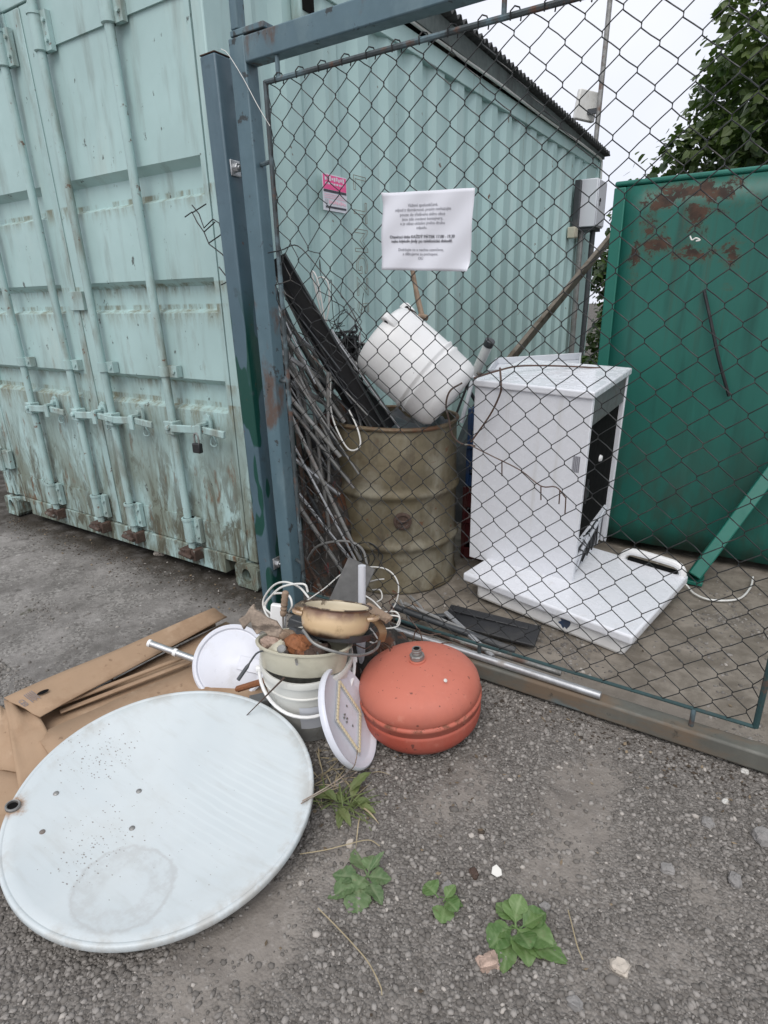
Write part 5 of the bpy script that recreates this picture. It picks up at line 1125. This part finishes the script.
# white bucket lid leaning, with tube
wl = thing('bucket_lid', 'round white plastic lid leaning against the bucket beside the cardboard', 'lid', (.505,-.665,.125), basis((.38,-.62,.66)))
b = MB(); b.lathe([(.0001,.008),(.105,.008),(.112,.004),(.118,.004),(.122,.012),(.130,.014),(.136,.010),(.138,-.004),(.134,-.006),(.130,.004),(.0001,.002)], 64); b.build('lid_disc', m_lidw, wl, smooth=40)
b = MB(); b.bar((.03,.0,.011),(.115,-.02,.011),.05,.004,(0,0,1)); b.build('lid_rib', m_lidw, wl, bevel=.002)
b = MB(); A,B = atz(149,643,.15), atz(199,661,.10); b.tube([A,B], .0125, 14); tb_ = wsingle(b,'white_tube', m_silver, 'short whitish metal tube lying over the cardboard beside the white lid', 'tube')
for q0,q1 in ((.5,.56),(-.01,.04)):
    b = MB(); b.tube([A.lerp(B,q0),A.lerp(B,q1)], .0145, 14); q = b.build('tube_collar', m_white, tb_)
    for v_ in q.data.vertices: v_.co -= tb_.location
# LED ceiling lamp
LN = V((.885,.02,.466))
lcn = V((1.052,-.712,.150))
vdir = (lcn-CO).normalized(); 
lng = (RR*(28/103)+UU*(-100/103)); lng = (lng - vdir*lng.dot(vdir)).normalized()
perp = lng.cross(vdir).normalized(); 
if perp.dot(RR) < 0: perp = -perp
th = math.acos(.46); nL = (-vdir*math.cos(th)+perp*math.sin(th)).normalized()
xL = -lng; yL = nL.cross(xL)
lamp = thing('ceiling_lamp', 'round white LED ceiling lamp without cover leaning between bucket and red vessel', 'lamp', lcn, Matrix(((xL.x,yL.x,nL.x),(xL.y,yL.y,nL.y),(xL.z,yL.z,nL.z))))
b = MB(); b.lathe([(.0001,-.010),(.140,-.010),(.152,-.007),(.156,.003),(.155,.010),(.150,.014),(.143,.011),(.138,.003),(.132,.0),(.0001,.0)], 72); b.build('lamp_base', m_lidw, lamp, smooth=45)
dm_ = [(.118,.0),(.0,.088),(-.118,.0),(.0,-.088)]; inn = [(x*.80,y*.76) for x,y in dm_]
b = MB()
vs = [(x,y,.001) for x,y in dm_]+[(x,y,.001) for x,y in inn]+[(x,y,.0045) for x,y in dm_]+[(x,y,.0045) for x,y in inn]; fs = []
for k in range(4):
    q_ = (k+1)%4; fs += [(8+k,8+q_,12+q_,12+k),(k,q_,8+q_,8+k),(4+q_,4+k,12+k,12+q_)]
b.add(vs,fs); board = b.build('led_board', m_greypanel2, lamp, smooth=0)
m_led = mat('led_phosphor',(.70,.62,.42),.4,var=.06); b = MB(); b.box((-.0052,-.0052,.0046),(.0052,.0052,.0072)); bead = None
for k in range(4):
    a_, c_ = V((*dm_[k],0))*.9, V((*dm_[(k+1)%4],0))*.9
    for j in range(11):
        p = a_.lerp(c_,(j+.5)/11)
        if bead is None: bead = b.build('led_bead', m_led, board, bevel=.001); o = bead
        else: o = bead.copy(); COL.objects.link(o); o.parent = board
        o.location = p; o.rotation_euler = (0,0,math.atan2(c_.y-a_.y,c_.x-a_.x))
b = MB()
for x,y in ((-.005,.012),(.008,.02),(.0,.028),(-.014,.02)): b.box((x-.003,y-.003,.0005),(x+.003,y+.003,.004))
for x,y in ((.03,-.01),(-.03,-.012)): b.tube([(x,y,.0005),(x,y,.002)], .004, 8)
b.build('lamp_screw', m_steel, lamp)
b = MB(); b.tube(spline([(-.10,.012,.006),(-.118,.06,.02),(-.135,.12,.03),(-.152,.18,-.01),(-.165,.24,-.07)],5), .0016, 6); b.build('lead_wire', m_oldwood, lamp)
b = MB(); b.tube(spline([(-.150,.075,.018),(-.155,.13,.01),(-.165,.20,-.05),(-.170,.24,-.075)],5), .0016, 6); b.build('lead_wire', m_oldwood, lamp)

# ------------------------------------------------------------------ pipes and plates on the ground by the gate foot
def pipe(a_, b_, r_, m, label, name='ground_pipe'):
    q = MB(); q.tube([a_, (V(a_)+V(b_))/2, b_], r_, 12); return wsingle(q, name, m, label, 'pipe', 'pipes lying at the foot of the gate')
pipe(V((.70,-.118,.088)), V((1.66,-.132,.0865)), .0135, m_silver, 'long pale metal pipe lying along the bottom rail of the gate')
pipe(V((.78,-.02,.125)), V((1.30,.04,.045)), .014, m_dkgrey, 'dark pipe lying aslant above the pale pipe at the gate foot')
pipe(V((.80,-.055,.085)), V((1.50,-.03,.055)), .011, m_steel, 'dull steel pipe lying inside the gate beside the pale pipe')
pipe(aty(446,613,.10), aty(493,657,-.06), .011, m_silver, 'bright silver pipe lying across the dark pipe at the gate foot')
pipe(aty(421,617,.08), aty(448,616,.12), .012, m_dkgrey, 'short dark pipe joined to the bright silver pipe')
b = MB(); A,B = atz(446,614,.05), atz(538,637,.03); b.bar(A,B,.13,.014,(0,-.15,1)); b.bar(A+V((.02,.03,.016)),B+V((-.05,.03,.014)),.035,.010,(0,-.15,1)); wsingle(b,'black_plate', m_black, 'long flat black plastic plate lying inside the gate', 'plate', bevel=.003)
b = MB(); cc = aty(415,612,.05); b.box((-.032,-.02,-.03),(.032,.02,.025),Matrix.Translation(cc)); 
for k in range(4): b.box((-.026+.014*k,-.022,.0),(-.016+.014*k,-.0203,.016),Matrix.Translation(cc))
wsingle(b,'connector_block', m_wood, 'small tan connector block among the pipes at the gate foot', 'connector', bevel=.003)
wire_thing('bent_bars', m_steel, 'two bent flat grey bars beside the tan connector block', 'bar', [[aty(400,600,.05),aty(407,614,.03),aty(412,626,.0)],[aty(410,596,.08),aty(420,606,.06),aty(427,618,.04)]], .006, 6)
b = MB(); b.bar(V((.70,-.19,.035)),V((1.05,-.175,.03)),.05,.03); b.bar(V((.66,-.235,.02)),V((.98,-.215,.02)),.04,.02); wsingle(b,'rotten_board', m_greywood, 'rotten grey brown board lying behind the red vessel against the gate rail', 'board', bevel=.004)

# ------------------------------------------------------------------ weeds, grass, single stones
def m_leaf_(name, c1, c2, vein):
    N = NT(name); p = N.coord(); isl = N.new('ShaderNodeNewGeometry').outputs['Random Per Island']
    c = N.mix(isl, c1, c2); c = N.mix(N.ramp(N.noise(p,40,4),.45,.75,0,.5), c, vein)
    at = N.new('ShaderNodeAttribute'); at.attribute_name = 'vein'; c = N.mix(N.math('MULTIPLY',at.outputs['Fac'],.55), c, mul(vein,1.35))
    c = N.mix(N.ramp(N.noise(p,75,4,.7),.60,.72,0,.55), c, (.20,.17,.09))
    s_ = N.finish(c, .5, 0, N.bump(N.noise(p,90,3),.3,.003), .4)
    N.b.inputs['Subsurface Weight'].default_value = 0
    tr_ = N.new('ShaderNodeBsdfTranslucent'); N.put(tr_.inputs[0], mul(c2,1.6)); ms_ = N.new('ShaderNodeMixShader'); ms_.inputs[0].default_value = .22
    N.t.links.new(N.b.outputs[0], ms_.inputs[1]); N.t.links.new(tr_.outputs[0], ms_.inputs[2]); N.t.links.new(ms_.outputs[0], N.out.inputs[0]); return s_
m_weed = m_leaf_('broad_leaf', (.070,.145,.040), (.145,.235,.075), (.20,.27,.13))
m_dand = m_leaf_('jagged_leaf', (.075,.14,.055), (.145,.22,.095), (.21,.26,.15))
m_gras = m_leaf_('grass_blade', (.09,.13,.04), (.17,.21,.08), (.2,.2,.1))
m_dry = mat('dry_stalk', (.36,.30,.19), .8, var=.2)
def leaf(mb, base, az, Ln, wd, rise, droop, rnd, jag=0, pet=.25, cup=.25):
    nu, nv = 9, 19; d = V((math.cos(az),math.sin(az),0)); s_ = V((-math.sin(az),math.cos(az),0)); tw = rnd.gauss(0,.25); ph0 = rnd.random()*6; rg = rnd.random()*9
    def fn(u,v_):
        t = v_; x = Ln*t
        if t < pet: wv = .07*wd
        else:
            q = (t-pet)/(1-pet); wv = wd*(math.sin(PI*min(1,q**.75))**.8)*(1 if q<.98 else .1)+.01*wd
            wv *= 1+.10*noise.noise(V((q*9,rg,u>.5)))
            if jag: wv *= 1-jag*(.5+.5*math.cos(q*PI*9))
        k = (u-.5)*2
        z = rise*x - droop*x*x/Ln + cup*abs(k)*wv*.8 + (.07*wd*math.sin(t*16+ph0)*abs(k)+.035*wd*math.sin((t*7-abs(k)*1.1)*2*PI)*min(1,abs(k)*4)-.05*wd*max(0,1-abs(k)*5))*(1 if t>pet else 0)
        sd_ = s_*math.cos(tw*t)+V((0,0,1))*math.sin(tw*t)
        return base + d*x*(1-.15*droop) + sd_*(k*wv) + V((0,0,max(z,.002)+.003))
    mb.grid(fn, nu, nv)
    if not hasattr(mb,'att'): mb.att = []
    for j in range(nv):
        for i in range(nu):
            k = abs(i/(nu-1)-.5)*2; t = j/(nv-1); mb.att.append(max(0,1-k*5) if k<.2 else .55*max(0,math.cos((t*7-k*1.1)*2*PI))**2)
def veins(o, mb):
    a = o.data.attributes.new('vein','FLOAT','POINT'); a.data.foreach_set('value', mb.att); return o
def weed(px_, py_, name, m, label, leaves, seed, jag=0, cat='weed'):
    r2 = random.Random(seed); b = MB(); c = atz(px_,py_,0)
    for az,Ln,wd,rise,droop in leaves: leaf(b, V((r2.gauss(0,.006),r2.gauss(0,.006),0)), R(az+r2.uniform(-9,9)), Ln*r2.uniform(.85,1.05), wd*r2.uniform(.80,1.05), rise*r2.uniform(.7,1.1), droop, r2, jag)
    return veins(single(b, name, m, label, cat, (c.x,c.y,gz(c.x,c.y)), smooth=80), b)
weed(515,927,'broadleaf_weed',m_weed,'largest green broadleaf weed, growing at the right beside the white shard',[(-62,.105,.034,.55,.5),(-28,.115,.036,.5,.5),(10,.10,.032,.7,.5),(60,.095,.030,.75,.45),(110,.09,.028,.6,.5),(150,.075,.026,.5,.5),(-100,.09,.033,.5,.5),(-45,.07,.028,1.2,.5),(30,.06,.028,1.3,.4),(-8,.13,.03,.35,.45),(-140,.06,.022,.4,.4),(90,.055,.024,1.3,.4),(-80,.12,.03,.3,.4)],1)
weed(441,897,'broadleaf_weed',m_weed,'smallest sparse weed with few round leaves, beside a grey stone',[(-65,.065,.026,.35,.4),(165,.055,.026,.5,.5),(15,.075,.020,.5,.5),(-20,.06,.022,.7,.5),(70,.045,.016,.8,.4)],2)
weed(366,878,'dandelion',m_dand,'flat dandelion rosette with jagged leaves near the dish rim',[(150,.10,.032,.45,.6),(105,.07,.026,.7,.5),(25,.09,.026,.45,.5),(-30,.08,.026,.5,.5),(-75,.11,.036,.3,.4),(-120,.10,.03,.3,.4),(195,.085,.026,.4,.5),(60,.06,.012,1.1,.3),(-100,.06,.03,.8,.5),(-55,.09,.032,.4,.45)],3,.16,'dandelion')
r2 = random.Random(9); b = MB()
for k in range(46):
    az = r2.uniform(0,2*PI); Ln = r2.uniform(.04,.12); leaf(b, V((r2.gauss(0,.03),r2.gauss(0,.02),0)), az, Ln, r2.uniform(.0012,.003), r2.uniform(.2,1.0), r2.uniform(.4,1.0), r2, 0, .02, .1)
for az in (210,175,140,105,70,35,5,-30,-60): leaf(b, V((r2.gauss(0,.01),r2.gauss(0,.01),0)), R(az), r2.uniform(.06,.11), r2.uniform(.010,.016), r2.uniform(.4,.9), .5, r2, .2)
c = atz(345,806,0); single(b,'grass_tuft',m_gras,'green grass tuft growing below the white LED lamp','grass tuft',(c.x,c.y,gz(c.x,c.y)),smooth=80)
b = MB(); r2 = random.Random(19)
for k in range(44):
    x_, y_ = 1.05+r2.gauss(0,.06), -.84+r2.gauss(0,.05)
    leaf(b, V((x_-1.05,y_+.84,0)), r2.uniform(0,2*PI), r2.uniform(.04,.13), r2.uniform(.0012,.003), r2.uniform(.1,.9), r2.uniform(.3,.9), r2, 0, .02, .1)
single(b,'dry_grass',m_dry,'sparse dry grass between dish rim and LED lamp','grass',(1.05,-.84,gz(1.05,-.84)),smooth=80)
for (pts_,lab) in (([(318,908),(335,925),(352,943),(368,962),(380,985),(382,995)],'long dry curved stalk lying before the dandelion'),([(568,910),(572,925),(577,945),(583,960)],'short dry stalk lying right of the largest weed'),([(300,854),(325,850),(345,845),(368,840),(380,846)],'dry stalk lying between grass tuft and dandelion')):
    b = MB(); b.tube(spline([atz(x,y,.006) for x,y in pts_],5), .0014, 5); wsingle(b,'dry_stalk',m_dry,lab,'stalk')
STN = [(620,968,.017,m_stonel,'pale flat pebble lying alone at the lower right of the yard'),(762,836,.024,m_stone,'grey stone at the far right below the gate rail'),(448,886,.014,m_stone,'smooth grey pebble right behind the smallest weed'),(488,962,.022,m_pinkstone,'pinkish crumbling rubble lump left of the largest weed'),(350,843,.010,m_stonel,'cream chip of stone behind the dandelion'),(160,553,.028,m_stonel,'pale stone lying against the foot of the container'),(708,822,.016,m_stone,'angular grey stone in the gravel near the right edge'),(745,770,.010,m_shard,'white chip below the right end of the gate rail'),(725,800,.008,m_shard,'tiny white chip left of the larger white chip near the gate rail'),(474,872,.012,m_rusty,'reddish brown clod behind the largest weed'),(668,868,.015,m_stone,'dark angular pebble in the lower right gravel'),(735,880,.018,m_stone,'grey lump of stone at the right edge of the yard'),(575,1003,.014,m_stone,'grey pebble at the bottom of the yard below the pale pebble'),(545,905,.011,m_stone,'small grey stone above the short dry stalk')]
for k,(x,y,s_,m,lab) in enumerate(STN):
    c = atz(x,y,0); chunk((c.x,c.y,gz(c.x,c.y)+s_*.3),(s_,s_*.8,s_*.6),(.2,.1,k*1.3),m,lab,'stone','stone',None,40+k)
b = MB(); c = atz(497,877,0); b.prism([(-.014,0),(-.012,.015),(-.002,.022),(.01,.012),(.012,0),(0,-.006)],.004,Matrix.Translation((c.x,c.y,.008))@Euler((R(-60),0,.4)).to_matrix().to_4x4()); wsingle(b,'white_shard',m_shard,'white broken porcelain shard behind the largest weed','shard',bevel=.001)
# leaf litter and dirt crumbs along the gate foot and container
pts=[];sz=[]; r2 = random.Random(23)
for k in range(2600):
    a = r2.random()
    if a < .4: x,y = r2.uniform(-2.2,.3), -.05-abs(r2.gauss(0,.09))
    elif a < .75: x,y = r2.uniform(.3,2.4), -.16-abs(r2.gauss(0,.06))
    else: x,y = .9+r2.gauss(0,.25), -.5+r2.gauss(0,.22)
    pts.append((x,y)); sz.append(r2.uniform(.002,.006)*(1.8 if r2.random()<.04 else 1))
m_litter = mat('dirt_crumbs', (.055,.043,.032), .9, var=.3, vscale=30)
tag(scatter_stones('dirt_litter', m_litter, pts, sz, .5), 'dark crumbs of soil and litter along the container foot, gate rail and pile', 'litter', kind='stuff')

b = MB(); r2 = random.Random(31)
for k in range(420):
    a = r2.random()
    if a < .35: x,y = r2.uniform(-2.2,.2), -.06-abs(r2.gauss(0,.14))
    elif a < .65: x,y = r2.uniform(.4,2.4), -.18-abs(r2.gauss(0,.10))
    elif a < .85: x,y = 1.1+r2.gauss(0,.35), -.75+r2.gauss(0,.25)
    else: x,y = r2.uniform(.8,2.6), r2.uniform(-1.4,.4)
    z = gz(x,y)+.004; an = r2.uniform(0,2*PI); L = r2.uniform(.006,.018); w_ = L*r2.uniform(.15,.45)
    d = V((math.cos(an),math.sin(an),r2.uniform(-.1,.25))); e = V((-math.sin(an),math.cos(an),r2.uniform(-.3,.3))); P = V((x,y,z))
    b.add([P, P+d*L*.5+e*w_, P+d*L+V((0,0,.002)), P+d*L*.5-e*w_],[(0,1,2),(0,2,3)])
m_ll = NT('leaf_bits'); cc_ = m_ll.mix(m_ll.new('ShaderNodeNewGeometry').outputs['Random Per Island'], (.05,.035,.022), (.26,.20,.13)); m_ll.finish(cc_, .85)
tag(b.build('leaf_litter', m_ll.m, smooth=0), 'bits of dead leaf and stalk strewn over the yard and along the gate rail', 'litter', kind='stuff')

# ------------------------------------------------------------------ trees behind
def m_treeleaf_():
    N = NT('tree_leaf'); isl = N.new('ShaderNodeNewGeometry').outputs['Random Per Island']; p = N.pos()
    c = N.mix(isl, (.022,.050,.016), (.075,.115,.032)); c = N.mix(N.ramp(N.noise(p,1.3,3),.45,.66,0,.7), c, (.12,.155,.045))
    s_ = N.finish(c, .42, 0, None, .45)
    tr_ = N.new('ShaderNodeBsdfTranslucent'); tr_.inputs[0].default_value=(.10,.19,.03,1); ms_ = N.new('ShaderNodeMixShader'); ms_.inputs[0].default_value = .2
    N.t.links.new(N.b.outputs[0], ms_.inputs[1]); N.t.links.new(tr_.outputs[0], ms_.inputs[2]); N.t.links.new(ms_.outputs[0], N.out.inputs[0]); return s_
m_tl = m_treeleaf_(); m_bark = mat('bark',(.07,.058,.045),.9,var=.3,vscale=12,bump=.6,bscale=30)
LOBE = [(0,0),(.20,-.05),(.40,.02),(.44,.20),(.50,.36),(.38,.52),(.24,.70),(0,1.0),(-.24,.70),(-.38,.52),(-.50,.36),(-.44,.20),(-.40,.02),(-.20,-.05)]
def foliage(clumps, size, per, seed):
    r3 = np.random.default_rng(seed); n = len(clumps)*per; nL = len(LOBE); LB = np.array(LOBE)
    cen = np.repeat(np.array([c for c,_ in clumps]), per, 0); rad = np.repeat(np.array([r for _,r in clumps]), per)
    nz = lambda a: a/np.linalg.norm(a,axis=1,keepdims=True)
    d = nz(r3.normal(size=(n,3))); p = cen+d*(rad*r3.uniform(.35,1.05,n)**.7)[:,None]
    nrm = nz(d*.7+np.array([0,0,.75])+r3.normal(size=(n,3))*.35)
    tip = d*.5+np.array([0,0,-.7])+r3.normal(size=(n,3))*.45; tip = nz(tip-nrm*(tip*nrm).sum(1,keepdims=True)); sd_ = np.cross(tip,nrm)
    sc = size*r3.uniform(.65,1.3,n); fold = r3.uniform(.05,.35,n)
    x, y = LB[:,0], LB[:,1]
    vs = p[:,None]+(sd_[:,None]*x[None,:,None]+tip[:,None]*(y-.2)[None,:,None]-nrm[:,None]*(np.abs(x)[None]*fold[:,None]+(y*y*.18)[None])[:,:,None])*sc[:,None,None]
    fs = []
    for o_ in range(0,n*nL,nL): fs.append((o_,o_+1,o_+2,o_+3,o_+4,o_+5,o_+6,o_+7)); fs.append((o_,o_+7,o_+8,o_+9,o_+10,o_+11,o_+12,o_+13))
    return vs.reshape(-1,3), fs
def tree(name, label, base, cen, rad, ncl, size, per, seed, group=None, crad=.42):
    r3 = np.random.default_rng(seed); t = thing(name, label, 'tree' if 'tree' in name else 'shrub', base)
    cl = []
    while len(cl) < ncl:
        d = r3.normal(size=3); d /= np.linalg.norm(d); q = r3.uniform(.25,1)**.45
        if noise.noise(V(d*2.3+seed)) < -.38 and q>.75: continue
        k = 1+.16*noise.noise(V(d*1.7+seed*2))
        p = np.array(cen)+d*np.array(rad)*q*k
        if p[2] < base[2]+.1: continue
        cl.append((p,crad*r3.uniform(.6,1.15)))
    vs, fs = foliage(cl, size, per, seed+1)
    b = MB(); b.v = [V(v) for v in (vs-np.array(base)).tolist()]; b.f = fs; b.build('crown', m_tl, t, smooth=0)
    b = MB(); tp = V(cen)-V(base); b.tube(spline([V((0,0,-.05)),V((.05,.03,tp.z*.35)),tp*.7,tp*1.0],5), [(.13*rad[0]/2.6)*(1-.04*i) for i in range(16)], 10); b.build('trunk', m_bark, t)
    for i in range(0,len(cl),max(1,len(cl)//22)):
        b = MB(); e_ = V(cl[i][0])-V(base); s0 = tp*(.45+.4*r3.random()); b.tube(spline([s0,(s0+e_)/2+V((0,0,-.08)),e_],4), [.05*rad[0]/2.6*(1-.09*j) for j in range(9)], 6); b.build('limb', m_bark, t)
    return t
tree('broadleaf_tree','large dark green broadleaf tree rising behind the green skip',(2.8,8.0,0),(2.76,7.9,3.0),(2.55,2.2,2.75),780,.092,56,3,crad=.36)
tree('dark_shrub','dark shrub filling the gap between container end and green skip',(.22,6.7,0),(.22,6.7,1.15),(.5,.6,1.2),95,.07,50,8,crad=.22)
tree('small_shrub','low dark leafy shrub at the container foot behind the appliance',(.30,4.3,0),(.30,4.3,.42),(.24,.55,.42),34,.075,30,12,crad=.14)
